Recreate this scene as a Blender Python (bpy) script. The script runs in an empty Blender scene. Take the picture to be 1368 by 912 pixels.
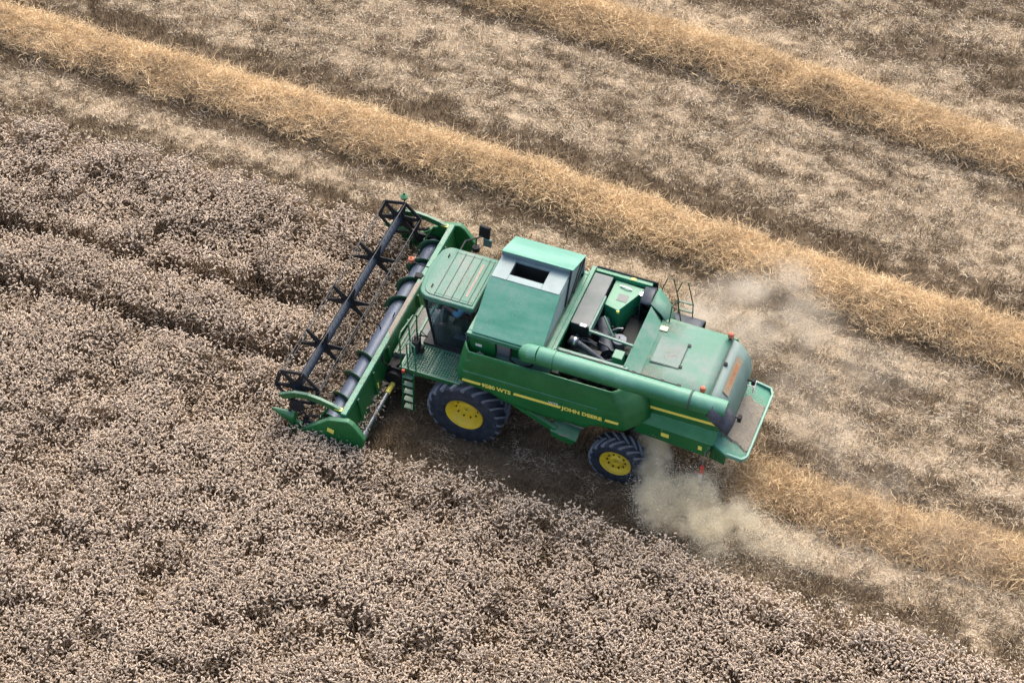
import bpy, bmesh, math, random
import numpy as np
from mathutils import Vector, Matrix
R = math.radians
random.seed(7); rng = np.random.default_rng(11)
sc = bpy.context.scene
COL = sc.collection

# ------------------------------------------------------------------ camera
cam = bpy.data.cameras.new('camera'); camo = bpy.data.objects.new('camera', cam); COL.objects.link(camo)
camo.location = (10.751, -26.332, 33.703)
camo.rotation_euler = (R(90 - 48.5), 0, R(21.3))
cam.sensor_width = 36; cam.lens = 70.0
cam.clip_start = 0.5; cam.clip_end = 3000
sc.camera = camo

# ------------------------------------------------------------------ sky, sun, exposure
SUN_EL, SUN_AZ = 52.0, 350.0          # azimuth measured from +Y towards +X
w = bpy.data.worlds.new('World'); sc.world = w; w.use_nodes = True
nt = w.node_tree; nt.nodes.clear()
sky = nt.nodes.new('ShaderNodeTexSky'); sky.sky_type = 'NISHITA'; sky.sun_disc = False
sky.sun_elevation = R(SUN_EL); sky.sun_rotation = R(SUN_AZ)
sky.air_density = 0.7; sky.dust_density = 6.0; sky.ozone_density = 0.4; sky.altitude = 200
bg = nt.nodes.new('ShaderNodeBackground'); bg.inputs['Strength'].default_value = 0.15
out = nt.nodes.new('ShaderNodeOutputWorld')
nt.links.new(sky.outputs[0], bg.inputs[0]); nt.links.new(bg.outputs[0], out.inputs[0])
sl = bpy.data.lights.new('sun', 'SUN'); sl.energy = 0.5; sl.angle = R(75); sl.color = (1.0, 0.96, 0.9)
so = bpy.data.objects.new('sun', sl); COL.objects.link(so)
sdir = Vector((math.sin(R(SUN_AZ)) * math.cos(R(SUN_EL)), math.cos(R(SUN_AZ)) * math.cos(R(SUN_EL)), math.sin(R(SUN_EL))))
so.rotation_euler = sdir.to_track_quat('Z', 'Y').to_euler(); so.location = (0, 30, 40)
sc.view_settings.view_transform = 'Standard'; sc.view_settings.look = 'None'
sc.view_settings.exposure = 1.30; sc.view_settings.gamma = 1.0
sc.view_settings.use_curve_mapping = False
sc.render.engine = 'CYCLES'
sc.cycles.use_denoising = True
try:
    sc.cycles.denoiser = 'OPENIMAGEDENOISE'
except Exception:
    pass
sc.cycles.max_bounces = 8; sc.cycles.volume_bounces = 10; sc.cycles.transparent_max_bounces = 12
sc.cycles.volume_step_rate = 0.5

# ------------------------------------------------------------------ material helpers
def N(nt, t, **kw):
    n = nt.nodes.new(t)
    for k, v in kw.items():
        setattr(n, k, v)
    return n
def lk(nt, a, b): nt.links.new(a, b)
def new_mat(name):
    m = bpy.data.materials.new(name); m.use_nodes = True
    nt = m.node_tree; p = nt.nodes['Principled BSDF']
    return m, nt, p
def mixc(nt, fac, a, b, mode='MIX'):
    n = N(nt, 'ShaderNodeMix', data_type='RGBA', blend_type=mode)
    for sock, v in ((n.inputs[0], fac), (n.inputs[6], a), (n.inputs[7], b)):
        if hasattr(v, 'is_linked'): lk(nt, v, sock)
        elif isinstance(v, (int, float)): sock.default_value = v
        else: sock.default_value = (*v, 1)
    return n.outputs[2]
def math_(nt, op, a, b=None, clamp=False):
    n = N(nt, 'ShaderNodeMath', operation=op, use_clamp=clamp)
    for i, v in enumerate((a, b)):
        if v is None: continue
        if hasattr(v, 'is_linked'): lk(nt, v, n.inputs[i])
        else: n.inputs[i].default_value = v
    return n.outputs[0]
def noise(nt, scale, detail=4, rough=.55, vec=None, stretch=None):
    tc = N(nt, 'ShaderNodeTexCoord'); v = tc.outputs['Object'] if vec is None else vec
    if stretch:
        mp = N(nt, 'ShaderNodeMapping'); mp.inputs['Scale'].default_value = stretch
        lk(nt, v, mp.inputs['Vector']); v = mp.outputs[0]
    n = N(nt, 'ShaderNodeTexNoise'); n.inputs['Scale'].default_value = scale
    n.inputs['Detail'].default_value = detail; n.inputs['Roughness'].default_value = rough
    lk(nt, v, n.inputs['Vector'])
    return n.outputs['Fac']
def ramp(nt, fac, lo, hi, a=0., b=1.):
    n = N(nt, 'ShaderNodeMapRange', clamp=True); n.interpolation_type = 'SMOOTHSTEP'
    lk(nt, fac, n.inputs[0])
    n.inputs[1].default_value = lo; n.inputs[2].default_value = hi
    n.inputs[3].default_value = a; n.inputs[4].default_value = b
    return n.outputs[0]

def paint(name, col, rough=.42, dust=.5, dcol=(.42, .40, .36), side=.06, sky_sheen=0.12, sheen_col=(.42, .62, .55), stretch=(1, 1, 1), metallic=0.0, coat=.25):
    """Worn machine paint: mottling, settled dust, and sky reflection painted as a pale tint on upward faces."""
    m, nt, p = new_mat(name)
    n1 = noise(nt, 1.3, 5, .6, stretch=stretch); n2 = noise(nt, 7, 6, .7); n3 = noise(nt, 40, 3, .6)
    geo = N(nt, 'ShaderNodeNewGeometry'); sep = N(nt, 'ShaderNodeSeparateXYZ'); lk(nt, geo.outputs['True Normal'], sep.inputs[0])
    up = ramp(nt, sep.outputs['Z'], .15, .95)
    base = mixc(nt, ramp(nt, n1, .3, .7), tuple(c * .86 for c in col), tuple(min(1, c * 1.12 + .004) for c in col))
    f1 = math_(nt, 'MULTIPLY', up, sky_sheen)
    base = mixc(nt, f1, base, sheen_col)
    pat = math_(nt, 'MULTIPLY', ramp(nt, n1, .38, .68), ramp(nt, n2, .25, .7, .35, 1.))
    pat = math_(nt, 'MULTIPLY', pat, ramp(nt, n3, .2, .6, .7, 1.))
    amt = math_(nt, 'ADD', math_(nt, 'MULTIPLY', math_(nt, 'MULTIPLY', up, pat), dust), math_(nt, 'MULTIPLY', ramp(nt, n2, .45, .75), side), clamp=True)
    colr = mixc(nt, amt, base, dcol)
    lk(nt, colr, p.inputs['Base Color'])
    rr = N(nt, 'ShaderNodeMapRange'); lk(nt, amt, rr.inputs[0]); rr.inputs[3].default_value = rough; rr.inputs[4].default_value = .9
    lk(nt, rr.outputs[0], p.inputs['Roughness'])
    p.inputs['Metallic'].default_value = metallic
    p.inputs['Coat Weight'].default_value = coat * .4; p.inputs['Specular IOR Level'].default_value = .3; p.inputs['Coat Roughness'].default_value = .25
    b = N(nt, 'ShaderNodeBump'); b.inputs['Strength'].default_value = .05; b.inputs['Distance'].default_value = .02
    lk(nt, n2, b.inputs['Height']); lk(nt, b.outputs[0], p.inputs['Normal'])
    return m
def plain(name, col, rough=.6, metallic=0., var=.25, scale=14, dust=0.0, dcol=(.36, .33, .28)):
    m, nt, p = new_mat(name)
    n = noise(nt, scale, 5, .6)
    c = mixc(nt, n, tuple(x * (1 - var) for x in col), tuple(min(1, x * (1 + var)) for x in col))
    if dust:
        n2 = noise(nt, scale * .35, 5, .65)
        c = mixc(nt, math_(nt, 'MULTIPLY', ramp(nt, n2, .35, .7), dust), c, dcol)
    lk(nt, c, p.inputs['Base Color']); p.inputs['Roughness'].default_value = rough; p.inputs['Metallic'].default_value = metallic
    return m
M = {}
GREEN = (.010, .115, .028)
M['green'] = paint('green_paint', GREEN, dust=.35, sky_sheen=.22)
M['green_side'] = paint('green_side_paint', (.008, .140, .030), dust=.25, side=.035, sky_sheen=.15, coat=.12)
M['lid'] = paint('sky_tinted_lid_paint', (.024, .235, .14), rough=.55, dust=.75, dcol=(.22, .35, .29), sky_sheen=.1, stretch=(.35, 1.6, 1))  # lid, roof and hood: sky reflection mixed into a paler teal base
M['roof'] = paint('cab_roof_paint', (.05, .19, .125), rough=.6, dust=.95, dcol=(.25, .27, .235), sky_sheen=.06, stretch=(1.4, .3, 1))
M['hood'] = paint('hood_paint', (.02, .175, .10), rough=.55, dust=1.0, dcol=(.23, .26, .24), sky_sheen=.10, stretch=(.7, 1, 1))
M['trim'] = paint('light_green_trim', (.022, .19, .095), dust=.45, sky_sheen=.12)
M['dusty'] = paint('dusty_panel', (.17, .175, .165), rough=.8, dust=.8, dcol=(.27, .26, .245), sky_sheen=.1, coat=0)
M['white'] = paint('pale_tank_paint', (.235, .305, .30), rough=.55, dust=.5, dcol=(.28, .38, .36), sky_sheen=.05)
M['yellow'] = plain('wheel_yellow', (.90, .63, .02), .5, var=.1, dust=.3, dcol=(.5, .38, .16))
M['stripe'] = plain('decal_yellow', (.93, .80, .13), .5, var=.06)
M['sticker'] = plain('white_sticker', (.75, .75, .70), .6, var=.08)
M['rubber'] = plain('tyre_rubber', (.017, .024, .034), .75, var=.25, scale=20, dust=.35, dcol=(.09, .105, .12))
M['lug'] = plain('tread_lug_rubber', (.10, .115, .135), .85, var=.3, scale=9, dust=.8, dcol=(.26, .27, .285))
M['black'] = plain('black_metal', (.008, .009, .011), .75, var=.3)
M['dark'] = plain('engine_dark', (.016, .02, .018), .7, var=.4)
M['navy'] = plain('reel_tube_paint', (.004, .016, .036), .7, var=.3, dust=.1, dcol=(.04, .06, .08))
M['bat'] = plain('reel_bat_paint', (.05, .055, .055), .5, .3, var=.4, dust=.4, dcol=(.16, .15, .13))
M['steel'] = plain('worn_auger_steel', (.085, .115, .165), .5, .3, var=.2, dust=.2, dcol=(.12, .1, .09))
M['flight'] = paint('auger_flight_paint', (.012, .075, .034), dust=.2, sky_sheen=.05)
M['grey'] = plain('grey_metal', (.22, .24, .26), .45, .5, var=.2)
M['chrome'] = plain('bright_steel', (.7, .72, .74), .2, 1., var=.05)
M['orange'] = plain('orange_lens', (.55, .17, .09), .35, var=.1)
M['red'] = plain('red_reflector', (.60, .06, .03), .5, var=.1)
M['decal_tan'] = plain('faded_decal', (.26, .20, .125), .7, var=.12, dust=.3, dcol=(.28, .25, .20))
M['residue'] = plain('chaff_residue', (.27, .24, .185), .95, var=.5, scale=16, dust=.5, dcol=(.20, .19, .16))
M['seat'] = plain('seat_fabric', (.035, .03, .025), .9, var=.2)
M['shirt'] = plain('light_blue_shirt', (.28, .72, .88), .85, var=.08, scale=30)
M['trouser'] = plain('dark_trousers', (.03, .04, .06), .9, var=.2)
M['skin'] = plain('skin', (.45, .25, .17), .6, var=.06)
M['hair'] = plain('cap_cloth', (.02, .09, .03), .9, var=.15)
def glass(name, tint):
    m = bpy.data.materials.new(name); m.use_nodes = True; nt = m.node_tree; nt.nodes.clear()
    o = N(nt, 'ShaderNodeOutputMaterial'); t = N(nt, 'ShaderNodeBsdfTransparent'); t.inputs[0].default_value = (*tint, 1)
    g = N(nt, 'ShaderNodeBsdfGlossy'); g.inputs['Roughness'].default_value = .06; g.inputs[0].default_value = (.9, .95, .95, 1)
    lw = N(nt, 'ShaderNodeLayerWeight'); pw = math_(nt, 'POWER', lw.outputs['Facing'], 4.0); f = math_(nt, 'ADD', math_(nt, 'MULTIPLY', pw, .55), .035).node
    mx = N(nt, 'ShaderNodeMixShader'); lk(nt, f.outputs[0], mx.inputs[0]); lk(nt, t.outputs[0], mx.inputs[1]); lk(nt, g.outputs[0], mx.inputs[2])
    lk(nt, mx.outputs[0], o.inputs[0]); return m
M['glass'] = glass('tinted_cab_glass', (.70, .77, .83))

# ------------------------------------------------------------------ mesh helpers
def link(o, parent=None):
    COL.objects.link(o)
    if parent is not None: o.parent = parent
    return o
def empty(name, loc=(0, 0, 0), parent=None):
    o = bpy.data.objects.new(name, None); o.location = loc; o.empty_display_size = .3
    return link(o, parent)
def tag(o, label=None, cat=None, group=None, kind=None):
    for k, v in (('label', label), ('category', cat), ('group', group), ('kind', kind)):
        if v: o[k] = v
    return o
class MB:
    def __init__(s): s.v = []; s.f = []; s.m = []; s.cur = 0
    def add(s, vs, fs):
        b = len(s.v); s.v += [tuple(map(float, v)) for v in vs]
        for f in fs: s.f.append([i + b for i in f]); s.m.append(s.cur)
        return s
    def mat(s, i): s.cur = i; return s
    def box(s, x0, x1, y0, y1, z0, z1):
        return s.hexa([(x0, y0, z0), (x1, y0, z0), (x1, y1, z0), (x0, y1, z0), (x0, y0, z1), (x1, y0, z1), (x1, y1, z1), (x0, y1, z1)])
    def hexa(s, p):
        return s.add(p, [(3, 2, 1, 0), (4, 5, 6, 7), (0, 1, 5, 4), (1, 2, 6, 5), (2, 3, 7, 6), (3, 0, 4, 7)])
    def obox(s, a, b, wy, h, up=(0, 0, 1)):
        """box bar from a to b: width wy across, height h along up"""
        a = Vector(a); b = Vector(b); d = (b - a).normalized(); u = Vector(up); sd = d.cross(u)
        if sd.length < 1e-4: sd = d.cross(Vector((0, 1, 0)))
        sd.normalize(); u = sd.cross(d).normalized(); sd = sd * wy / 2; u = u * h / 2
        return s.hexa([a - sd - u, b - sd - u, b + sd - u, a + sd - u, a - sd + u, b - sd + u, b + sd + u, a + sd + u])
    def prism(s, poly, y0, y1, axis='y'):
        n = len(poly)
        def P(p, t): return (p[0], t, p[1]) if axis == 'y' else ((t, p[0], p[1]) if axis == 'x' else (p[0], p[1], t))
        vs = [P(p, y0) for p in poly] + [P(p, y1) for p in poly]
        fs = [list(range(n)), list(range(2 * n - 1, n - 1, -1))] + [(i, i + n, (i + 1) % n + n, (i + 1) % n) for i in range(n)]
        return s.add(vs, fs)
    def tube(s, pts, r, n=8, cap=True):
        pts = [Vector(p) for p in pts]; rs = r if isinstance(r, (list, tuple)) else [r] * len(pts)
        ref = None; vs = []; fs = []
        for i, p in enumerate(pts):
            d = (pts[min(i + 1, len(pts) - 1)] - pts[max(i - 1, 0)]).normalized()
            if ref is None: ref = d.orthogonal().normalized()
            ref = (ref - d * ref.dot(d))
            if ref.length < 1e-5: ref = d.orthogonal()
            ref.normalize(); q = d.cross(ref)
            for k in range(n):
                a = 2 * math.pi * (k + .5) / n; vs.append(p + (ref * math.cos(a) + q * math.sin(a)) * rs[i])
        for i in range(len(pts) - 1):
            for k in range(n):
                fs.append((i * n + k, i * n + (k + 1) % n, (i + 1) * n + (k + 1) % n, (i + 1) * n + k))
        if cap:
            fs.append(list(range(n - 1, -1, -1))); fs.append(list(range((len(pts) - 1) * n, len(pts) * n)))
        return s.add(vs, fs)
    def lathe(s, prof, c, n=40, axis='y', sx=1, closed=False):
        """prof: (offset along axis, radius)"""
        vs = []; fs = []; m = len(prof)
        for k in range(n):
            a = 2 * math.pi * k / n
            for (o, r) in prof:
                if axis == 'y': vs.append((c[0] + r * math.cos(a), c[1] + o, c[2] + r * math.sin(a)))
                elif axis == 'z': vs.append((c[0] + r * math.cos(a), c[1] + r * math.sin(a), c[2] + o))
                else: vs.append((c[0] + o, c[1] + r * math.cos(a), c[2] + r * math.sin(a)))
        for k in range(n):
            for j in range(m if closed else m - 1):
                j2 = (j + 1) % m
                fs.append((k * m + j, k * m + j2, ((k + 1) % n) * m + j2, ((k + 1) % n) * m + j))
        return s.add(vs, fs)
    def grid(s, P):
        a = len(P); b = len(P[0]); vs = [p for row in P for p in row]
        fs = [(i * b + j, (i + 1) * b + j, (i + 1) * b + j + 1, i * b + j + 1) for i in range(a - 1) for j in range(b - 1)]
        return s.add(vs, fs)
    def mirror_y(s):
        o = MB(); o.v = [(x, -y, z) for x, y, z in s.v]; o.f = [f[::-1] for f in s.f]; o.m = list(s.m); return o
    def build(s, name, mats, parent=None, bevel=0, angle=35, solid=0, loc=(0, 0, 0), label=None, kind=None):
        me = bpy.data.meshes.new(name); me.from_pydata(s.v, [], s.f)
        if not isinstance(mats, (list, tuple)): mats = [mats]
        for m in mats: me.materials.append(m)
        if len(mats) > 1: me.polygons.foreach_set('material_index', s.m)
        bm = bmesh.new(); bm.from_mesh(me)
        if not solid: bmesh.ops.recalc_face_normals(bm, faces=bm.faces)
        bm.to_mesh(me); bm.free()
        me.shade_smooth(); me.set_sharp_from_angle(angle=R(angle)); me.update()
        o = bpy.data.objects.new(name, me); o.location = loc; link(o, parent)
        if solid:
            k = o.modifiers.new('thickness', 'SOLIDIFY'); k.thickness = solid; k.offset = 0
        if bevel:
            k = o.modifiers.new('edge', 'BEVEL'); k.width = bevel; k.segments = 2; k.limit_method = 'ANGLE'; k.angle_limit = R(30); k.harden_normals = True
        if label: o['label'] = label
        if kind: o['kind'] = kind
        if mats[0] == M.get('glass'): me.shade_flat()
        return o
def dup(o, parent, loc=None, rot=None, scale=None):
    c = o.copy(); link(c, parent)
    if loc is not None: c.location = loc
    if rot is not None: c.rotation_euler = rot
    if scale is not None: c.scale = scale
    return c
def text(name, body, size, mat, parent, loc, rot, bold=0.0, ext=.002, sx=1.0):
    cu = bpy.data.curves.new(name, 'FONT'); cu.body = body; cu.size = size; cu.extrude = ext; cu.offset = bold; cu.resolution_u = 2
    tmp = bpy.data.objects.new(name + '_curve', cu); COL.objects.link(tmp)
    dg = bpy.context.evaluated_depsgraph_get(); me = bpy.data.meshes.new_from_object(tmp.evaluated_get(dg))
    bpy.data.objects.remove(tmp); me.materials.clear(); me.materials.append(mat)
    o = bpy.data.objects.new(name, me); o.location = loc; o.rotation_euler = rot; o.scale = (sx, 1, 1)
    return link(o, parent)

# ------------------------------------------------------------------ field functions
def _lat(seed): return np.random.default_rng(seed).random((256, 256))
_L = {}
def vnoise(x, y, seed):
    L = _L.setdefault(seed, _lat(seed)); xi = np.floor(x).astype(int); yi = np.floor(y).astype(int)
    fx = x - xi; fy = y - yi; fx = fx * fx * (3 - 2 * fx); fy = fy * fy * (3 - 2 * fy)
    a = L[xi % 256, yi % 256]; b = L[(xi + 1) % 256, yi % 256]; c = L[xi % 256, (yi + 1) % 256]; d = L[(xi + 1) % 256, (yi + 1) % 256]
    return (a * (1 - fx) + b * fx) * (1 - fy) + (c * (1 - fx) + d * fx) * fy
def fbm(x, y, seed, oct=4):
    s = 0; t = 0; a = 1.
    for k in range(oct):
        s = s + a * vnoise(x * 2 ** k + 17 * k, y * 2 ** k + 31 * k, seed + k); t += a; a *= .55
    return s / t
C1X = [-60, -16.5, -9.8, -2, 4, 10.7, 60]; C1Y = [7.9, 6.88, 6.66, 6.42, 5.88, 5.35, 3.5]
def c1(x): return np.interp(x, C1X, C1Y)
def c2(x): return np.interp(x, [-60, -10, -4, 2.1, 5.5, 9.4, 12, 60], [14.2, 13.3, 12.85, 12.42, 11.98, 11.5, 11.25, 9])
def c3(x): return np.interp(x, [3, 6, 9.3, 12, 40], [-.3, -.35, -.6, -.4, -.6])
def paleness(x, y):
    """share of pale chaff lying on the ground, by swath"""
    d = y - c1(x) + .35 * (fbm(x * .7, y * .7, 300) - .5)
    up = np.interp(d, [-.75, .6, .8, 1.5, 2.0, 3.2, 4.0, 5.0, 5.35, 6.7, 6.9, 7.8, 8.3, 30], [.2, .2, .10, .14, .50, .58, .55, .56, .22, .2, .62, .68, .40, .45])
    lo_l = np.interp(d, [-3.2, -2.3, -1.9, -1.4, -1.1, -.75], [.20, .24, .60, .58, .14, .1])
    lo_r = np.interp(d, [-4.6, -4.3, -3.7, -3.2, -2.2, -1.8, -1.3, -1.0, -.75], [.3, .52, .58, .36, .34, .55, .52, .15, .1])
    t = np.clip((x - 1) / 4, 0, 1)
    lo = lo_l * (1 - t) + lo_r * t
    base = np.where(d > 0, up, lo)
    near = np.interp(y, [-3.1, -2.3, -1.9, -1.4, -1.1, -.9], [.2, .25, .6, .6, .3, .35])
    base = np.where((x > 4.5) & (y < .35), near, base)
    under = (x > -3.4) & (x < 4.8) & (y < 2.2)
    base = np.where(under, .28, base) - .03
    n = fbm(x * .5, y * 2.0, 41, 5); n2 = fbm(x * 2.3, y * 5.0, 57, 4)
    k = np.where(under, .35, 1.); base = base + np.where(under, 0, .06 + (fbm(x * .12, d * 4.2, 63, 3) - .5) * .42)
    return np.clip(base + k * ((n - .5) * .6 + (n2 - .5) * 1.1), 0, 1)
# screen test for placing only what a camera near the photograph's could see
_cm = np.array(Matrix.Translation(camo.location) @ camo.rotation_euler.to_matrix().to_4x4()); _ci = np.linalg.inv(_cm)
def in_view(x, y, z=0., mx=1.12, my=1.14):
    P = np.stack([x, y, np.full_like(x, z), np.ones_like(x)]); q = _ci @ P
    u = q[0] / -q[2] * 70 / 18; v = q[1] / -q[2] * 70 / 18 * 1.5
    return (q[2] < 0) & (abs(u) < mx) & (abs(v) < my)
def edge_low(x): return np.interp(x, [-60, -1.5, 2, 5.2, 8.4, 12.4, 60], [-2.95, -2.98, -3.02, -3.16, -3.36, -3.4, -4.5])
def edge_up(x): return np.interp(x, [-60, -14.3, -9.2, -4.2], [3.5, 3.3, 3.46, 3.2])
def crop_mask(x, y):
    j = .18 * (fbm(x * 2.2, y * 2.2, 91, 3) - .5)
    low = (y + j < edge_low(x) - .05) & (x > -3.4)
    lft = (x <= -3.3 + j) & (y + j < edge_up(x))
    return low | lft

def raw_mesh(name, V, F, mats, mi=None):
    me = bpy.data.meshes.new(name); V = np.asarray(V, np.float32); me.vertices.add(len(V)); me.vertices.foreach_set('co', V.ravel())
    if F is not None:
        F = np.asarray(F, np.int32); k = F.shape[1]; me.loops.add(F.size); me.loops.foreach_set('vertex_index', F.ravel())
        me.polygons.add(len(F)); me.polygons.foreach_set('loop_start', np.arange(0, F.size, k, dtype=np.int32))
        me.polygons.foreach_set('loop_total', np.full(len(F), k, np.int32))
        if mi is not None: me.polygons.foreach_set('material_index', np.asarray(mi, np.int32))
    for m in mats: me.materials.append(m)
    me.update(calc_edges=True); return me
def attr(me, name, typ, dom, data):
    a = me.attributes.new(name, typ, dom); key = {'FLOAT': 'value', 'INT': 'value', 'FLOAT_VECTOR': 'vector'}[typ]
    a.data.foreach_set(key, np.asarray(data).ravel())
_groups = {}
def scatter_group(coll):
    if coll.name in _groups: return _groups[coll.name]
    g = bpy.data.node_groups.new('scatter ' + coll.name, 'GeometryNodeTree')
    g.interface.new_socket('Geometry', in_out='INPUT', socket_type='NodeSocketGeometry')
    g.interface.new_socket('Geometry', in_out='OUTPUT', socket_type='NodeSocketGeometry')
    gi = g.nodes.new('NodeGroupInput'); go = g.nodes.new('NodeGroupOutput'); ip = g.nodes.new('GeometryNodeInstanceOnPoints')
    ci = g.nodes.new('GeometryNodeCollectionInfo'); ci.inputs['Collection'].default_value = coll
    ci.inputs['Separate Children'].default_value = True; ci.inputs['Reset Children'].default_value = True
    def na(n, t):
        a = g.nodes.new('GeometryNodeInputNamedAttribute'); a.data_type = t; a.inputs['Name'].default_value = n; return a.outputs['Attribute']
    g.links.new(gi.outputs[0], ip.inputs['Points']); g.links.new(ci.outputs[0], ip.inputs['Instance'])
    ip.inputs['Pick Instance'].default_value = True
    g.links.new(na('idx', 'INT'), ip.inputs['Instance Index'])
    er = g.nodes.new('FunctionNodeEulerToRotation'); g.links.new(na('rot', 'FLOAT_VECTOR'), er.inputs[0]); g.links.new(er.outputs[0], ip.inputs['Rotation'])
    g.links.new(na('scl', 'FLOAT_VECTOR'), ip.inputs['Scale'])
    g.links.new(ip.outputs[0], go.inputs[0]); _groups[coll.name] = g; return g
def scatter(name, pts, rot, scl, idx, tone, coll, parent=None):
    me = raw_mesh(name, pts, None, []); attr(me, 'rot', 'FLOAT_VECTOR', 'POINT', rot); attr(me, 'scl', 'FLOAT_VECTOR', 'POINT', scl)
    attr(me, 'idx', 'INT', 'POINT', idx.astype(np.int32)); attr(me, 'tone', 'FLOAT', 'POINT', tone.astype(np.float32))
    o = bpy.data.objects.new(name, me); link(o, parent); o['kind'] = 'stuff'
    k = o.modifiers.new('scatter', 'NODES'); k.node_group = scatter_group(coll); return o
def proto_coll(name, meshes):
    c = bpy.data.collections.new(name)
    for i, me in enumerate(meshes):
        c.objects.link(bpy.data.objects.new('%s_%02d' % (name, i), me))
    return c
def plant_mat(name, lo, hi, trans=.0, rough=.8):
    m, nt, p = new_mat(name)
    a = N(nt, 'ShaderNodeAttribute', attribute_type='INSTANCER', attribute_name='tone')
    n = noise(nt, 9, 2, .5)
    f = math_(nt, 'ADD', math_(nt, 'MULTIPLY', a.outputs['Fac'], .75), math_(nt, 'MULTIPLY', n, .3), clamp=True)
    lk(nt, mixc(nt, f, lo, hi), p.inputs['Base Color']); p.inputs['Roughness'].default_value = rough
    p.inputs['Specular IOR Level'].default_value = .2
    return m
M['ear'] = plant_mat('crop_head', (.375, .293, .205), (.60, .50, .385))
M['stem'] = plant_mat('crop_stem', (.22, .155, .092), (.43, .325, .205))
M['stub'] = plant_mat('stubble_stem', (.135, .098, .055), (.54, .43, .275))
M['litter'] = plant_mat('pale_straw_litter', (.36, .285, .18), (.80, .69, .51))
M['straw'] = plant_mat('golden_straw', (.31, .21, .11), (.89, .69, .41))
M['straw_dull'] = plant_mat('dull_straw', (.25, .18, .10), (.70, .55, .345))

# ------------------------------------------------------------------ ground
def build_ground():
    fx = np.arange(-30, 24.01, .14); fy = np.arange(-18, 28.01, .14)
    co = np.array([50, 80, 140, 300, 900.])
    X = np.concatenate([-co[::-1], fx, co]); Y = np.concatenate([-co[::-1], fy, co])
    gx, gy = np.meshgrid(X, Y, indexing='ij')
    z = (fbm(gx * 1.3, gy * 1.3, 5, 4) - .5) * .10
    z = np.where((abs(gx) < 29) & (gy > -17.5) & (gy < 27), z, 0) - .03
    V = np.stack([gx, gy, z], -1).reshape(-1, 3); a, b = gx.shape
    i = np.arange(a * b).reshape(a, b); F = np.stack([i[:-1, :-1], i[1:, :-1], i[1:, 1:], i[:-1, 1:]], -1).reshape(-1, 4)
    m, nt, p = new_mat('field_soil_and_chaff')
    at = N(nt, 'ShaderNodeAttribute', attribute_name='chaff')
    n1 = noise(nt, 5, 6, .7); n2 = noise(nt, 26, 4, .7, stretch=(.5, 1, 1)); n3 = noise(nt, 90, 3, .7, stretch=(.35, 1, 1))
    soil = mixc(nt, n1, (.075, .054, .033), (.20, .152, .098))
    f = math_(nt, 'ADD', at.outputs['Fac'], math_(nt, 'MULTIPLY', math_(nt, 'SUBTRACT', n2, .5), .9))
    f = math_(nt, 'ADD', f, math_(nt, 'MULTIPLY', math_(nt, 'SUBTRACT', n3, .5), .7))
    c = mixc(nt, ramp(nt, f, .28, .85), soil, mixc(nt, n3, (.34, .255, .155), (.66, .54, .375)))
    lk(nt, c, p.inputs['Base Color']); p.inputs['Roughness'].default_value = .95; p.inputs['Specular IOR Level'].default_value = .1
    b_ = N(nt, 'ShaderNodeBump'); b_.inputs['Strength'].default_value = .6; b_.inputs['Distance'].default_value = .05
    lk(nt, n2, b_.inputs['Height']); lk(nt, b_.outputs[0], p.inputs['Normal'])
    me = raw_mesh('field_ground', V, F, [m])
    ch = paleness(V[:, 0], V[:, 1]); ch = np.where(crop_mask(V[:, 0], V[:, 1]), .12, ch)
    ch = np.where((abs(V[:, 0]) > 29) | (V[:, 1] < -17.5) | (V[:, 1] > 27.5), .42, ch)
    attr(me, 'chaff', 'FLOAT', 'POINT', ch.astype(np.float32))
    me.shade_smooth()
    o = bpy.data.objects.new('field_ground', me); link(o)
    tag(o, 'harvested brown field ground strewn with pale chaff under and around the machine', 'ground', kind='structure')
build_ground()

# ------------------------------------------------------------------ plant prototypes
def blade(V, F, MI, p0, p1, wd, mi, p2=None):
    """thin flat strip with two crossed sides kept cheap: one quad per segment"""
    p0 = np.array(p0); p1 = np.array(p1); d = p1 - p0; s = np.cross(d, rng.normal(size=3)); s /= np.linalg.norm(s) + 1e-9; s = s * wd / 2
    b = len(V); V += [p0 - s, p0 + s, p1 + s * .8, p1 - s * .8]; F.append((b, b + 1, b + 2, b + 3)); MI.append(mi)
    if p2 is not None:
        p2 = np.array(p2); V += [p2 + s * .3, p2 - s * .3]; F.append((b + 3, b + 2, b + 4, b + 5)); MI.append(mi)
def head(V, F, MI, p, d, ln, r, mi):
    d = d / np.linalg.norm(d); u = np.cross(d, [.3, .5, .8]); u /= np.linalg.norm(u); v = np.cross(d, u)
    b = len(V); n = 5; rs = [(0, .25), (.3, 1.), (.7, .9), (1., .15)]
    for t, k in rs:
        for i in range(n):
            a = 2 * math.pi * i / n + t; V.append(p + d * ln * t + (u * math.cos(a) + v * math.sin(a)) * r * k * rng.uniform(.8, 1.2))
    for j in range(3):
        for i in range(n):
            F.append((b + j * n + i, b + j * n + (i + 1) % n, b + (j + 1) * n + (i + 1) % n, b + (j + 1) * n + i)); MI.append(mi)
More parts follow.
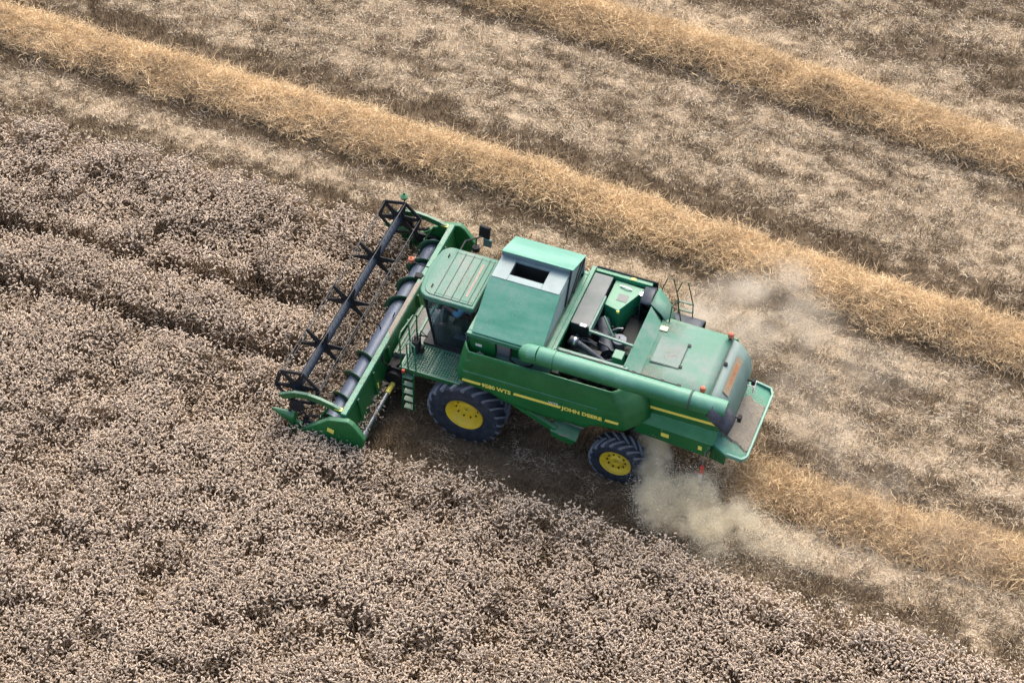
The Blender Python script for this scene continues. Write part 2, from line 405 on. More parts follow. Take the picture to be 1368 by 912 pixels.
def crop_proto(i):
    V, F, MI = [], [], []
    for k in range(11):
        a = rng.uniform(0, 6.28); r = .14 * math.sqrt(rng.random()); base = np.array([r * math.cos(a), r * math.sin(a), 0.])
        lean = rng.normal(size=2) * .07; h = rng.uniform(.80, .95)
        top = base + np.array([lean[0], lean[1], h]); mid = (base + top) / 2 + np.array([*rng.normal(size=2) * .02, 0])
        blade(V, F, MI, base, mid, .012, 1, top)
        dd = np.array([rng.normal() * .8, rng.normal() * .8, rng.uniform(-.5, .8)])
        head(V, F, MI, top, dd, rng.uniform(.055, .095), rng.uniform(.013, .019), 0)
        for q in range(2):
            t = rng.uniform(.25, .85); s = base + (top - base) * t; e = rng.normal(size=3) * .08; e[2] = rng.uniform(-.10, .06)
            blade(V, F, MI, s, s + e, .014, 1, s + e * 1.5 + np.array([0, 0, -.06]))
    return raw_mesh('crop_tuft', V, F, [M['ear'], M['stem']], MI)
def stub_proto(i):
    V, F, MI = [], [], []
    for k in range(11):
        b = np.array([rng.normal() * .07, rng.normal() * .045, -.02]); h = rng.uniform(.07, .17)
        t = b + np.array([rng.normal() * .035, rng.normal() * .035, h]); blade(V, F, MI, b, t, rng.uniform(.008, .014), 0)
    for k in range(3):
        b = np.array([rng.normal() * .07, rng.normal() * .07, .04]); e = rng.normal(size=3) * .07; e[2] *= .4
        blade(V, F, MI, b, b + e, .013, 0)
    return raw_mesh('stubble_tuft', V, F, [M['stub']], MI)
def litter_proto(i):
    V, F, MI = [], [], []
    for k in range(38):
        b = np.array([rng.normal() * .14, rng.normal() * .10, rng.uniform(.01, .09)]); a = rng.normal() * .75; l = rng.uniform(.04, .13)
        e = np.array([math.cos(a) * l, math.sin(a) * l, rng.normal() * .025]); blade(V, F, MI, b, b + e, rng.uniform(.005, .011), 0)
    return raw_mesh('litter_patch', V, F, [M['litter']], MI)
def straw_proto(i, mat='straw'):
    V, F, MI = [], [], []
    for k in range(44):
        b = np.array([rng.normal() * .13, rng.normal() * .13, rng.normal() * .03]); d = rng.normal(size=3); d[2] = abs(d[2]) * .75; d /= np.linalg.norm(d); l = rng.uniform(.12, .30)
        m = b + d * l * .55; e = m + (d + rng.normal(size=3) * .28 + np.array([0, 0, -.25])) * l * .5
        blade(V, F, MI, b, m, rng.uniform(.006, .013), 0, e)
    return raw_mesh('straw_clump', V, F, [M[mat]], MI)
CROP = proto_coll('crop_tuft', [crop_proto(i) for i in range(10)])
STUB = proto_coll('stubble_tuft', [stub_proto(i) for i in range(8)])
LITT = proto_coll('litter_patch', [litter_proto(i) for i in range(8)])
STRW = proto_coll('straw_clump', [straw_proto(i) for i in range(8)])
DULL = proto_coll('dull_straw_clump', [straw_proto(i, 'straw_dull') for i in range(8)])

def jgrid(step, x0=-30., x1=22., y0=-18., y1=27., aspect=1.):
    X = np.arange(x0, x1, step); Y = np.arange(y0, y1, step * aspect); gx, gy = np.meshgrid(X, Y)
    gx = gx + rng.uniform(-.5, .5, gx.shape) * step; gy = gy + rng.uniform(-.5, .5, gy.shape) * step * aspect
    gx, gy = gx.ravel(), gy.ravel(); k = in_view(gx, gy); return gx[k], gy[k]

# ------------------------------------------------------------------ standing crop
def build_crop():
    x, y = jgrid(.125); k = crop_mask(x, y); x, y = x[k], y[k]
    n = fbm(x * .75, y * .95, 120, 4); n2 = fbm(x * 2.6, y * 3.0, 133, 3)
    low = np.clip((.45 - n) / .09, 0, 1) * .5 + np.clip((.40 - n2) / .08, 0, 1) * .62      # lodged hollows
    tl = np.zeros_like(x)                                                                  # two wheel tracks of the sprayer
    wob = .08 * (fbm(x * .6, y * 0 + 3, 140) - .5)
    for yc, wd in ((.25, np.where(x > -6.3, .36, .19)), (-1.43, np.where(x > -5.2, .26, .19))):
        fade = np.clip((-3.6 - x) / .8, 0, 1); fade = np.where(yc < 0, fade, fade)
        tl = np.maximum(tl, np.clip(1.6 - abs(y + wob - yc - .02 * (x + 8)) / wd, 0, 1) * fade)
    track_gap = fbm(x * 1.1, y * .8, 151, 3)
    tl = tl * np.clip((track_gap - .22) / .15, .75, 1)
    tl2 = np.clip(1.3 - abs(y + 7.6 + .35 * (x - 0) * .18) / .25, 0, 1) * 0
    hz = np.clip(1 - .55 * np.clip(low, 0, 1) - .62 * tl - tl2, .22, 1)
    keep = rng.random(len(x)) > np.clip(low * .35 + tl * .72, 0, .9)
    x, y, hz, low, tl = x[keep], y[keep], hz[keep], low[keep], tl[keep]
    m = len(x); rot = np.zeros((m, 3)); rot[:, 2] = rng.uniform(0, 6.28, m); ln = .05 + .28 * np.clip(low + tl, 0, 1)
    rot[:, 0] = rng.normal(size=m) * ln; rot[:, 1] = rng.normal(size=m) * ln
    und = fbm(x * .5, y * .5, 160, 3)
    s = np.stack([np.full(m, 1.), np.full(m, 1.), hz * (.90 + .15 * und) * rng.uniform(.93, 1.07, m)], -1); s[:, :2] *= rng.uniform(.85, 1.2, (m, 1))
    warm = fbm(x * .35, y * .35, 170, 3)
    tone = np.clip(rng.uniform(.25, 1., m) + (warm - .5) * .3 - .4 * np.clip(low + tl, 0, 1), 0, 1)
    o = scatter('standing_crop', np.stack([x, y, np.full(m, -.03)], -1), rot, s, rng.integers(0, 10, m), tone, CROP)
    tag(o, 'dense standing crop with pale greyish pink seed heads and two dark wheel tracks', 'crop', kind='stuff')
build_crop()

# ------------------------------------------------------------------ stubble and litter
def not_under_wheels(x, y):
    a = (abs(x) < .55) & (abs(abs(y) - 1.28) < .36); b = (abs(x - 3.4) < .4) & (abs(abs(y) - 1.25) < .28); return ~(a | b)
def build_stubble():
    x, y = jgrid(.135); k = ~crop_mask(x, y) & not_under_wheels(x, y); x, y = x[k], y[k]
    P = paleness(x, y); cl = fbm(x * 3.4, y * 4.6, 210, 3); keep = (rng.random(len(x)) < np.clip(1.15 - P * .75, .2, 1)) & ((cl > .42) | (rng.random(len(x)) < .45)); x, y, P, cl = x[keep], y[keep], P[keep], cl[keep]
    m = len(x); rot = np.zeros((m, 3)); rot[:, 2] = rng.normal(size=m) * .3; rot[:, 0] = rng.normal(size=m) * .15; rot[:, 1] = rng.normal(size=m) * .15
    s = np.repeat((.75 + .6 * cl)[:, None], 3, 1); s[:, 2] *= np.where(y < -1.6, 1.15, .95)
    tone = np.clip(P * .9 + rng.normal(size=m) * .16 - .12, 0, 1)
    o = scatter('stubble', np.stack([x, y, np.full(m, -.03)], -1), rot, s, rng.integers(0, 8, m), tone, STUB)
    tag(o, 'short cut brown stubble standing between the straw rows', 'stubble', kind='stuff')
    x, y = jgrid(.17); k = ~crop_mask(x, y) & not_under_wheels(x, y); x, y = x[k], y[k]
    P = paleness(x, y); keep = rng.random(len(x)) < np.clip((P - .16) * 1.7, .06, 1); x, y, P = x[keep], y[keep], P[keep]
    m = len(x); rot = np.zeros((m, 3)); rot[:, 2] = rng.normal(size=m) * .45 + np.pi * (rng.random(m) > .5); rot[:, 0] = rng.normal(size=m) * .1
    s = np.repeat(rng.uniform(.7, 1.25, m)[:, None], 3, 1)
    tone = np.clip(.15 + P * .8 + rng.normal(size=m) * .16, 0, 1)
    o = scatter('straw_litter', np.stack([x, y, np.full(m, -.01)], -1), rot, s, rng.integers(0, 8, m), tone, LITT)
    tag(o, 'pale loose chaff and short straw scattered over the stubble', 'straw litter', kind='stuff')
build_stubble()

# ------------------------------------------------------------------ windrows
def build_windrow(label, cf, x0, x1, wd, ht, seed, tone0=.5, protos=None):
    xs = np.arange(x0, x1, .16); us = np.linspace(-1, 1, 15)
    gx, gu = np.meshgrid(xs, us, indexing='ij')
    half = wd / 2 * (1.02 + .42 * (fbm(gx * .8, gx * 0 + seed, 400 + seed, 3) - .5))
    cy = cf(gx) + .22 * (fbm(gx * .5, gx * 0 + 9, 410 + seed, 3) - .5)
    gy = cy + gu * half
    hh = ht * (1 - np.abs(gu) ** 2.4) * (.5 + 1.15 * fbm(gx * 1.5, gy * 2.2, 420 + seed, 4))
    taper = np.clip((gx - x0) / 1.2, .02, 1) if x0 > 0 else 1
    z = hh * taper - .03
    V = np.stack([gx, gy, z], -1).reshape(-1, 3); a, b = gx.shape; i = np.arange(a * b).reshape(a, b)
    F = np.stack([i[:-1, :-1], i[1:, :-1], i[1:, 1:], i[:-1, 1:]], -1).reshape(-1, 4)
    me = raw_mesh('straw_windrow', V, F, [MAT_BED]); me.shade_smooth()
    o = bpy.data.objects.new('straw_windrow', me); link(o)
    tag(o, label, 'windrow', 'rows of cut straw left on the stubble')
    x, y = jgrid(.115)
    c = np.interp(x, xs, cy[:, 0]); hf = np.interp(x, xs, half[:, 0]); u = (y - c) / hf
    rag = 1.03 + .30 * (fbm(x * 2.5, y * 2.5, 430 + seed, 3) - .5)
    k = (np.abs(u) < rag) & (x > x0 + .2) & (x < x1); x, y, u = x[k], y[k], u[k]
    tp = np.clip((x - x0) / 1.2, .1, 1) if x0 > 0 else 1
    zz = ht * (1 - np.minimum(np.abs(u), 1) ** 2.4) * (.5 + 1.15 * fbm(x * 1.5, y * 2.2, 420 + seed, 4)) * tp - .02
    m = len(x); rot = np.zeros((m, 3)); rot[:, 2] = rng.uniform(0, 6.28, m); rot[:, 0] = rng.normal(size=m) * .3; rot[:, 1] = rng.normal(size=m) * .3
    s = np.repeat(rng.uniform(.7, 1.2, m)[:, None], 3, 1); s[:, 2] *= .8
    big = fbm(x * 1.2, y * 2.5, 440 + seed, 3)
    tone = np.clip(tone0 + .13 + (big - .5) * .9 + rng.normal(size=m) * .26, 0, 1)
    st = scatter('loose_straw', np.stack([x, y, zz], -1), rot, s, rng.integers(0, 8, m), tone, protos or STRW, parent=o)
    return o
MAT_BED = plain('matted_straw', (.22, .145, .07), .95, var=.5, scale=24)
build_windrow('long golden straw windrow running just behind the combine harvester', c1, -30, 24, 1.28, .38, 1, .55)
build_windrow('golden brown straw windrow nearest the upper right corner', c2, -20, 24, 1.36, .36, 2, .45)
build_windrow('fresh brownish straw windrow trailing from the rear of the combine harvester', c3, 5.6, 24, 1.25, .22, 3, .27)
# ================================================================== the combine harvester
# frame: x runs back from the front axle, y to the far (right hand) side, z up
CH = tag(empty('combine_harvester'), 'green combine harvester with a wide cutting header at work in the standing crop', 'combine harvester')
def both(fn):
    for s in (-1, 1): fn(s)

# ---------------------------------------------------------------- header
def build_header():
    b = MB()
    b.hexa([(-2.10, -3., .34), (-2.00, -3., .34), (-2.00, 3., .34), (-2.10, 3., .34), (-2.17, -3., 1.42), (-2.11, -3., 1.42), (-2.11, 3., 1.42), (-2.17, 3., 1.42)])
    b.box(-3.2, -2.02, -3., 3., .24, .30)
    for y in (-2.4, -1.6, -.82, .82, 1.6, 2.4): b.hexa([(-1.99, y - .03, .4), (-1.94, y - .03, .4), (-1.94, y + .03, .4), (-1.99, y + .03, .4), (-2.09, y - .03, 1.4), (-2.05, y - .03, 1.4), (-2.05, y + .03, 1.4), (-2.09, y + .03, 1.4)])
    b.box(-2.06, -1.90, -3., -.75, .30, .42); b.box(-2.06, -1.90, .75, 3., .30, .42)
    h = b.build('header', M['green'], CH, bevel=.008)
    MB().box(-2.20, -2.07, -3.0, 3.0, 1.425, 1.55).build('top_beam', M['trim'], h, bevel=.02)
    MB().hexa([(-2.195, -.5, 1.552), (-2.08, -.75, 1.552), (-2.08, 1.1, 1.552), (-2.195, 1.0, 1.552), (-2.185, -.4, 1.566), (-2.09, -.6, 1.566), (-2.09, 1.0, 1.566), (-2.185, .9, 1.566)]).build('chaff_layer', M['residue'], h)
    es = [(-3.25, .28), (-3.25, .62), (-2.95, .92), (-2.42, 1.40), (-1.98, 1.52), (-1.86, 1.44), (-1.60, 1.06), (-1.66, .84), (-2.0, .34), (-3.0, .22)]
    def side(s):
        e = MB(); e.prism(es, s * 3.02, s * 3.15)
        e.build('end_sheet', M['green_side'], h, bevel=.03)
        p = MB(); n = [(-3.86, 2.96, .98, .012), (-3.70, 2.97, 1.00, .05), (-3.45, 2.99, 1.03, .10), (-3.28, 3.0, 1.04, .12), (-3.26, 3.0, 1.0, .01)]
        rows = []
        for (x, y, z, r) in n:
            rows.append([(x, s * y + r * math.cos(a), z + r * 1.6 * math.sin(a) - r) for a in np.linspace(0, 2 * math.pi, 11)])
        p.grid(rows); p.box(-3.45, -3.1, s * 3.04 - .03, s * 3.04 + .03, .3, .90)
        p.build('crop_divider', M['green_side'], h)
        a = MB(); pts = [(-3.62, 1.40), (-3.3, 1.60), (-3.0, 1.66), (-2.7, 1.63), (-2.42, 1.56), (-2.18, 1.45)]
        for q, r in zip(pts[:-1], pts[1:]): a.obox((q[0], s * 2.90, q[1]), (r[0] + .02, s * 2.90, r[1]), .075, .15)
        a.tube([(-2.5, s * 2.82, 1.5), (-2.75, s * 2.82, 1.0)], .03); a.tube([(-2.75, s * 2.82, 1.0), (-2.85, s * 2.82, .72)], .045)
        a.build('reel_arm', M['green'], h, bevel=.012)
        MB().box(-2.36, -2.20, s * 2.90 - .05, s * 2.90 + .05, 1.548, 1.556).build('sticker', M['stripe'], h)
        g = MB(); g.box(-3.1, -2.5, s * 2.985 - .03, s * 2.985 + .03, .7, .98)
        for k in range(6): g.tube([(-3.45 + k * .12, s * 2.96, 1.05 + .09 * math.sin(k * 1.7)), (-3.32 + k * .12, s * 2.99, 1.20 + .05 * math.cos(k))], .035, 6)
        g.lathe([(-.05, .02), (-.05, .16), (.03, .16), (.03, .02)], (-3.25, s * 2.95, 1.3), 16); g.tube([(-3.3, s * 2.95, 1.5), (-2.95, s * 2.95, .9)], .02)
        g.build('reel_drive', M['black'], h)
    both(side)
    MB().hexa([(-2.47, -3.158, 1.02), (-2.33, -3.158, .98), (-2.33, -3.152, .98), (-2.47, -3.152, 1.02), (-2.45, -3.158, 1.15), (-2.30, -3.158, 1.11), (-2.30, -3.152, 1.11), (-2.45, -3.152, 1.15)]).build('emblem', M['stripe'], h)
    MB().hexa([(-2.02, -1.62, .80), (-2.015, -1.62, .80), (-2.015, -1.48, .80), (-2.02, -1.48, .80), (-2.04, -1.62, .95), (-2.03, -1.62, .95), (-2.03, -1.48, .95), (-2.04, -1.48, .95)]).build('emblem', M['stripe'], h)
    # knife with guards
    k = MB(); k.box(-3.30, -3.19, -3., 3., .20, .25)
    for i in range(78): y = -2.96 + i * .0762; k.hexa([(-3.42, y - .004, .20), (-3.3, y - .02, .20), (-3.3, y + .02, .20), (-3.42, y + .004, .20), (-3.42, y - .004, .22), (-3.3, y - .02, .25), (-3.3, y + .02, .25), (-3.42, y + .004, .22)])
    k.build('cutter_bar', M['grey'], h)
    # feed auger
    AX, AZ = -2.56, .76
    MB().lathe([(-2.95, .02), (-2.95, .2), (2.95, .2), (2.95, .02)], (AX, 0, AZ), 28).build('auger_tube', M['steel'], h)
    def flight(y0, y1, hand):
        m = MB(); n = int(abs(y1 - y0) / .62 * 26); ri, ro = .195, .335; rows = []
        for i in range(n + 1):
            t = i / n; a = hand * 2 * math.pi * t * abs(y1 - y0) / .62; y = y0 + (y1 - y0) * t
            rows.append([(AX + ri * math.cos(a), y, AZ + ri * math.sin(a)), (AX + ro * math.cos(a), y, AZ + ro * math.sin(a))])
        m.grid(rows); return m.build('auger_flighting', M['flight'], h, solid=.012)
    flight(-2.93, -.45, 1); flight(2.93, .45, 1)
    for i in range(14):
        a = i * 2.4; y = -.55 + i * .085; MB().tube([(AX + .18 * math.cos(a), y, AZ + .18 * math.sin(a)), (AX + .36 * math.cos(a), y, AZ + .36 * math.sin(a))], .013, 6).build('feed_finger', M['black'], h)
    # reel
    RX, RZ, RR = -3.32, 1.60, .52
    MB().lathe([(-2.74, .02), (-2.74, .094), (2.74, .094), (2.74, .02)], (RX, 0, RZ), 20).build('reel_tube', M['navy'], h)
    ph = R(12)
    for y in (-2.70, -1.46, -.09, 1.32, 2.70):
        end = abs(y) > 2.6; m = MB()
        m.lathe([(-.03, .08), (-.03, .14), (.03, .14), (.03, .08)], (RX, y, RZ), 16, closed=True)
        for i in range(6):
            a = ph + i * math.pi / 3; u = Vector((math.cos(a), 0, math.sin(a))); q = Vector((-u.z, 0, u.x)); c = Vector((RX, y, RZ)); wd = .07 if not end else .07
            p0 = c + u * .07; p1 = c + u * RR
            m.hexa([p0 - q * wd * 1.4 + Vector((0, -.015, 0)), p1 - q * wd * .45 + Vector((0, -.015, 0)), p1 + q * wd * .45 + Vector((0, -.015, 0)), p0 + q * wd * 1.4 + Vector((0, -.015, 0)),
                    p0 - q * wd * 1.4 + Vector((0, .015, 0)), p1 - q * wd * .45 + Vector((0, .015, 0)), p1 + q * wd * .45 + Vector((0, .015, 0)), p0 + q * wd * 1.4 + Vector((0, .015, 0))])
            if end:
                a2 = a + math.pi / 3; p2 = c + Vector((math.cos(a2), 0, math.sin(a2))) * RR; m.obox(p1, p2, .03, .075, up=(0, 1, 0)) if False else m.obox(p1 + Vector((0, .02 * (1 if y > 0 else -1), 0)), p2 + Vector((0, .02 * (1 if y > 0 else -1), 0)), .085, .03, up=(0, 1, 0))
        m.build('reel_star', M['black'], h, bevel=.004)
    for i in range(6):
        a = ph + i * math.pi / 3; x = RX + RR * math.cos(a); z = RZ + RR * math.sin(a); m = MB()
        m.tube([(x, -2.78, z), (x, 2.78, z)], .011, 6)
        for j in range(38):
            y = -2.7 + j * .146; m.tube([(x, y, z), (x + .015, y, z - .12), (x + .06, y, z - .24)], .005, 4, cap=False)
        m.build('reel_bat', M['bat'], h)
    # drive shaft and machinery behind the back sheet
    m = MB(); m.tube([(-1.93, -2.75, .45), (-1.86, -1.15, .62)], .05, 10); m.lathe([(-.12, .02), (-.12, .085), (.12, .085), (.12, .02)], (-1.92, -2.6, .46), 14); m.build('drive_shaft', M['grey'], h)
    MB().tube([(-1.87, -1.42, .60), (-1.84, -.98, .64)], .062, 10).build('shaft_guard', M['stripe'], h)
    m = MB(); m.box(-2.0, -1.72, -1.05, -.76, .55, 1.05); m.lathe([(-.1, .02), (-.1, .2), (.05, .2), (.05, .02)], (-1.84, -1.05, .78), 18)
    for i in range(7): m.tube([(-1.95 + .04 * i, -1.2 + .03 * i, .5 + .06 * i), (-1.82, -1.0, .95 + .05 * (i % 3)), (-1.5, -.72, 1.1 + .05 * i)], .016, 6)
    m.build('header_gearbox', M['black'], h)
    MB().tube([(-2.15, -.95, 1.45), (-2.05, -1.15, 1.25), (-1.9, -1.0, 1.0), (-1.6, -.8, 1.0), (-1.35, -.78, 1.3)], .02, 8).build('hydraulic_hose', M['black'], h)
    # tip marker beyond the far divider
    m = MB(); m.tube([(-3.36, 3.09, .55), (-3.36, 3.10, 1.86)], .014, 6); m.build('marker_rod', M['black'], h)
    m = MB(); m.lathe([(0, .01), (.02, .09), (.07, .10), (.13, .03)], (-3.36, 3.10, 1.84), 12, axis='z'); m.build('marker_cap', M['green_side'], h)
    return h
HEADER = build_header()

# cut crop lying on the header table and between reel and auger
def build_cut():
    n = 1000; x = rng.uniform(-3.32, -2.15, n); y = rng.uniform(-2.9, 2.9, n); k = np.ones(n, bool); rot = np.zeros((n, 3))
    rot[:, 0] = rng.normal(size=n) * .5; rot[:, 1] = R(40) + rng.normal(size=n) * .4; rot[:, 2] = rng.normal(size=n) * .8
    s = np.repeat(rng.uniform(.8, 1.1, n)[:, None], 3, 1); s[:, 2] *= np.where(x < -2.9, .72, .4)
    o = scatter('cut_crop', np.stack([x, y, np.where(x < -2.9, .18, np.where(x < -2.72, .3, .42))], -1), rot, s, rng.integers(0, 10, n), np.clip(rng.uniform(.0, .55, n), 0, 1), CROP)
    tag(o, 'loose mass of freshly cut crop lying between the reel and the auger', 'cut crop', kind='stuff')
build_cut()

# ---------------------------------------------------------------- feeder house
def build_feeder():
    m = MB(); m.hexa([(-2.0, -.72, .38), (-.2, -.72, .95), (-.2, .72, .95), (-2.0, .72, .38), (-2.02, -.72, 1.12), (-.2, -.72, 1.62), (-.2, .72, 1.62), (-2.02, .72, 1.12)])
    f = m.build('feeder_house', M['dusty'], CH, bevel=.02)
    for i in range(6):
        t = .05 + i * .15; x = -2.02 + 1.82 * t; z = 1.12 + .5 * t
        MB().obox((x, -.74, z + .02), (x, .74, z + .02), .05, .06).build('feeder_rib', M['green'], f, bevel=.006)
    return f
build_feeder()

# ---------------------------------------------------------------- cab
def build_cab():
    fl = MB().box(-1.28, -.06, -.72, .72, 1.66, 1.78).build('cab_floor', M['dark'], CH, bevel=.01)
    # roof: rounded front
    def outline(hw, xf, xb, r, bow):
        pts = [(xb, -hw)]
        for k in range(9): a = R(270 - k * 90 / 8); pts.append((xf + r + r * math.cos(a), -hw + r + r * math.sin(a)))
        for t in np.linspace(-1, 1, 9)[1:-1]: pts.append((xf - bow * (1 - t * t), t * (hw - r)))
        for k in range(9): a = R(180 - k * 90 / 8); pts.append((xf + r + r * math.cos(a), hw - r + r * math.sin(a)))
        pts.append((xb, hw)); return pts
    o1 = outline(.76, -1.36, -.08, .26, .06)
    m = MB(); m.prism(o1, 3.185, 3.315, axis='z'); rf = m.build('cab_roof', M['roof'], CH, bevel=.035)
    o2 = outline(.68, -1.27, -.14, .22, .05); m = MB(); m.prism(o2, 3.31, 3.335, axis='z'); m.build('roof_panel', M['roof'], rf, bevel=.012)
    for x in (-.99, -.80, -.615, -.43, -.25): MB().box(x - .011, x + .011, -.665, .665, 3.330, 3.3385).build('roof_seam', M['seam'], rf)
    for y in (-.62, .62): MB().box(-1.02, -.15, y - .006, y + .006, 3.330, 3.3375).build('roof_seam', M['seam'], rf)
    MB().box(-.37, -.315, -.5, .5, 3.333, 3.3395).build('rust_streak', M['rust'], rf)
    for y in (-.46, .46): m = MB(); m.tube([(-1.12, y - .04, 3.33), (-1.12, y - .03, 3.37), (-1.12, y + .03, 3.37), (-1.12, y + .04, 3.33)], .012, 6); m.build('lifting_eye', M['black'], rf)
    # glazing and pillars
    T = [(-1.22, -.66, 3.19), (-1.30, -.38, 3.19), (-1.34, 0, 3.19), (-1.30, .38, 3.19), (-1.22, .66, 3.19)]
    B = [(-1.02, -.64, 1.78), (-1.12, -.36, 1.78), (-1.15, 0, 1.78), (-1.12, .36, 1.78), (-1.02, .64, 1.78)]
    m = MB(); m.grid([B, T]); m.build('windscreen', M['glass'], CH, solid=.01)
    def side(s):
        m = MB(); m.grid([[(-1.02, s * .64, 1.78), (-.12, s * .66, 1.78)], [(-1.22, s * .66, 3.19), (-.12, s * .68, 3.19)]]); d = m.build('side_window', M['glass'], CH, solid=.01)
        m = MB()
        m.tube([(-1.02, s * .655, 1.78), (-1.22, s * .675, 3.19)], .03, 6); m.tube([(-.12, s * .67, 1.78), (-.12, s * .69, 3.19)], .045, 6)
        m.tube([(-1.02, s * .655, 1.80), (-.12, s * .67, 1.80)], .025, 6); m.build('door_frame', M['black'], d)
        m = MB(); m.tube([(-.3, s * .70, 2.2), (-.26, s * .72, 2.25), (-.26, s * .72, 2.4), (-.3, s * .70, 2.45)], .014, 6); m.build('door_handle', M['grey'], d)
    both(side)
    MB().box(-.12, -.06, -.70, .70, 1.78, 3.19).build('cab_back_wall', M['dark'], CH)
    m = MB(); m.box(-.76, -.30, -.30, .22, 2.07, 2.20); m.hexa([(-.34, -.29, 2.19), (-.22, -.29, 2.19), (-.22, .21, 2.19), (-.34, .21, 2.19), (-.30, -.27, 2.90), (-.20, -.27, 2.90), (-.20, .19, 2.90), (-.30, .19, 2.90)]); m.box(-.62, -.35, -.19, .11, 1.78, 2.08)
    m.build('operator_seat', M['seat'], CH, bevel=.03)
    m = MB(); m.tube([(-1.08, 0, 1.78), (-.99, 0, 2.46)], .04, 8); rim = [(-.98 + .17 * math.cos(a) * .9, .19 * math.sin(a), 2.52 + .08 * math.cos(a)) for a in np.linspace(0, 2 * math.pi, 21)]
    m.tube(rim, .014, 6, cap=False); m.tube([rim[0], rim[10]], .012, 6); m.build('steering_wheel', M['black'], CH)
    m = MB(); m.box(-.75, -.2, .34, .56, 1.78, 2.42); m.box(-.7, -.6, .40, .5, 2.42, 2.55); m.box(-.9, -.8, .42, .6, 2.5, 2.7); m.build('control_console', M['dark'], CH, bevel=.02)
    MB().box(-.62, -.30, -.58, -.46, 2.02, 2.06).build('arm_rest', M['grey'], CH)
M['seam'] = plain('panel_seam', (.05, .09, .07), .8, var=.3)
M['rust'] = plain('rust_streak', (.33, .25, .205), .9, var=.25, scale=9, dust=.4, dcol=(.34, .4, .34))
build_cab()

# ---------------------------------------------------------------- mirrors, lamps on the cab
def build_mirror():
    m = MB(); m.tube([(-1.05, .70, 3.12), (-1.10, 1.3, 3.0), (-1.0, 1.95, 2.55)], .02, 8); a = m.build('mirror_arm', M['black'], CH)
    m = MB(); m.obox((-.98, 2.14, 2.70), (-1.0, 2.14, 2.36), .26, .09, up=(0, 1, 0)); m.build('mirror_head', M['black'], a, bevel=.03)
    m = MB(); m.obox((-.90, 2.10, 2.37), (-.92, 2.10, 2.14), .20, .08, up=(0, 1, 0)); m.build('mirror_glass_small', M['grey_green'], a, bevel=.03)
    m = MB(); m.lathe([(0, .01), (0, .09), (.1, .08), (.12, .01)], (-.99, 1.62, 2.46), 14, axis='z'); m.tube([(-1.03, 1.75, 2.7), (-.99, 1.62, 2.5)], .016, 6); m.build('work_lamp', M['black'], a)
    m = MB(); m.tube([(-1.3, .1, 3.22), (-1.62, .14, 3.18), (-1.92, .3, 3.03)], .014, 6); b = m.build('lamp_bracket', M['black'], CH)
    m = MB(); m.lathe([(-.04, .01), (-.04, .065), (.05, .065), (.08, .02)], (-1.95, .33, 3.03), 14, axis='z'); m.build('indicator_lamp', M['orange'], b)
    m = MB(); m.box(-1.66, -1.5, -.18, -.06, 3.1, 3.16); m.tube([(-1.3, -.1, 3.2), (-1.56, -.12, 3.13)], .014, 6); m.build('work_lamp', M['black'], CH)
M['grey_green'] = plain('mirror_back', (.08, .16, .14), .4, var=.2)
build_mirror()

# ---------------------------------------------------------------- platform, railing, ladder
def build_platform():
    m = MB(); m.box(-1.50, -.12, -1.50, -1.45, 1.60, 1.72); m.box(-1.50, -.12, -.74, -.70, 1.60, 1.72); m.box(-1.50, -1.45, -1.45, -.74, 1.60, 1.72); m.box(-.17, -.12, -1.45, -.74, 1.60, 1.72)
    m.box(-.84, -.80, -1.45, -.74, 1.60, 1.71)
    p = m.build('platform', M['green'], CH, bevel=.008)
    g = MB()
    for i in range(22): x = -1.44 + i * .06; g.obox((x, -1.45, 1.698), (x, -.74, 1.698), .016, .024)
    for i in range(12): y = -1.42 + i * .06; g.obox((-1.45, y, 1.694), (-.17, y, 1.694), .016, .024)
    g.build('floor_grating', M['trim'], p, kind='stuff')
    MB().box(-1.45, -.17, -1.45, -.74, 1.60, 1.615).build('platform_pan', M['green'], p)
    r = MB(); q = .018
    r.tube([(-1.47, -1.46, 1.7), (-1.47, -1.46, 2.62), (-1.47, -1.38, 2.70), (-1.42, -.85, 2.70), (-1.38, -.76, 2.62), (-1.40, -.76, 1.7)], q); r.tube([(-1.47, -1.46, 2.2), (-1.42, -.78, 2.2)], q)
    r.build('railing', M['green'], p)
    r = MB(); r.tube([(-1.30, -1.48, 1.7), (-1.30, -1.50, 2.5), (-1.22, -1.50, 2.6), (-1.12, -1.50, 2.5), (-1.12, -1.48, 1.7)], q); r.tube([(-1.47, -1.0, 2.7), (-1.40, -1.1, 2.15), (-1.42, -1.12, 1.7)], q); r.build('grab_rail', M['trim'], p)
    b = MB(); b.box(-1.40, -1.25, -1.05, -.85, 1.72, 2.06); b.box(-1.25, -1.16, -1.0, -.9, 1.72, 1.9); b.build('valve_block', M['dark'], p, bevel=.02)
    b = MB()
    for k in range(4): b.tube([(-1.42 + .06 * k, -.8, 1.2), (-1.46 + .06 * k, -.92, 1.7), (-1.42 + .07 * k, -.95, 2.1 + .1 * k), (-1.28 + .04 * k, -.74, 2.0)], .014, 6)
    b.build('hydraulic_hose', M['black'], p)
    l = MB()
    for x in (-1.41, -1.16): l.obox((x, -1.50, 1.62), (x - .03, -1.56, .45), .07, .025, up=(1, 0, 0))
    la = l.build('ladder', M['green'], CH, bevel=.006)
    for k in range(5): z = .50 + k * .245; MB().box(-1.41, -1.18, -1.60 + .006 * k, -1.46, z, z + .03).build('step', M['green'], la, bevel=.006)
    MB().box(-1.42, -1.36, -1.56, -1.50, 1.62, 1.70).build('reflector', M['red'], la)
build_platform()

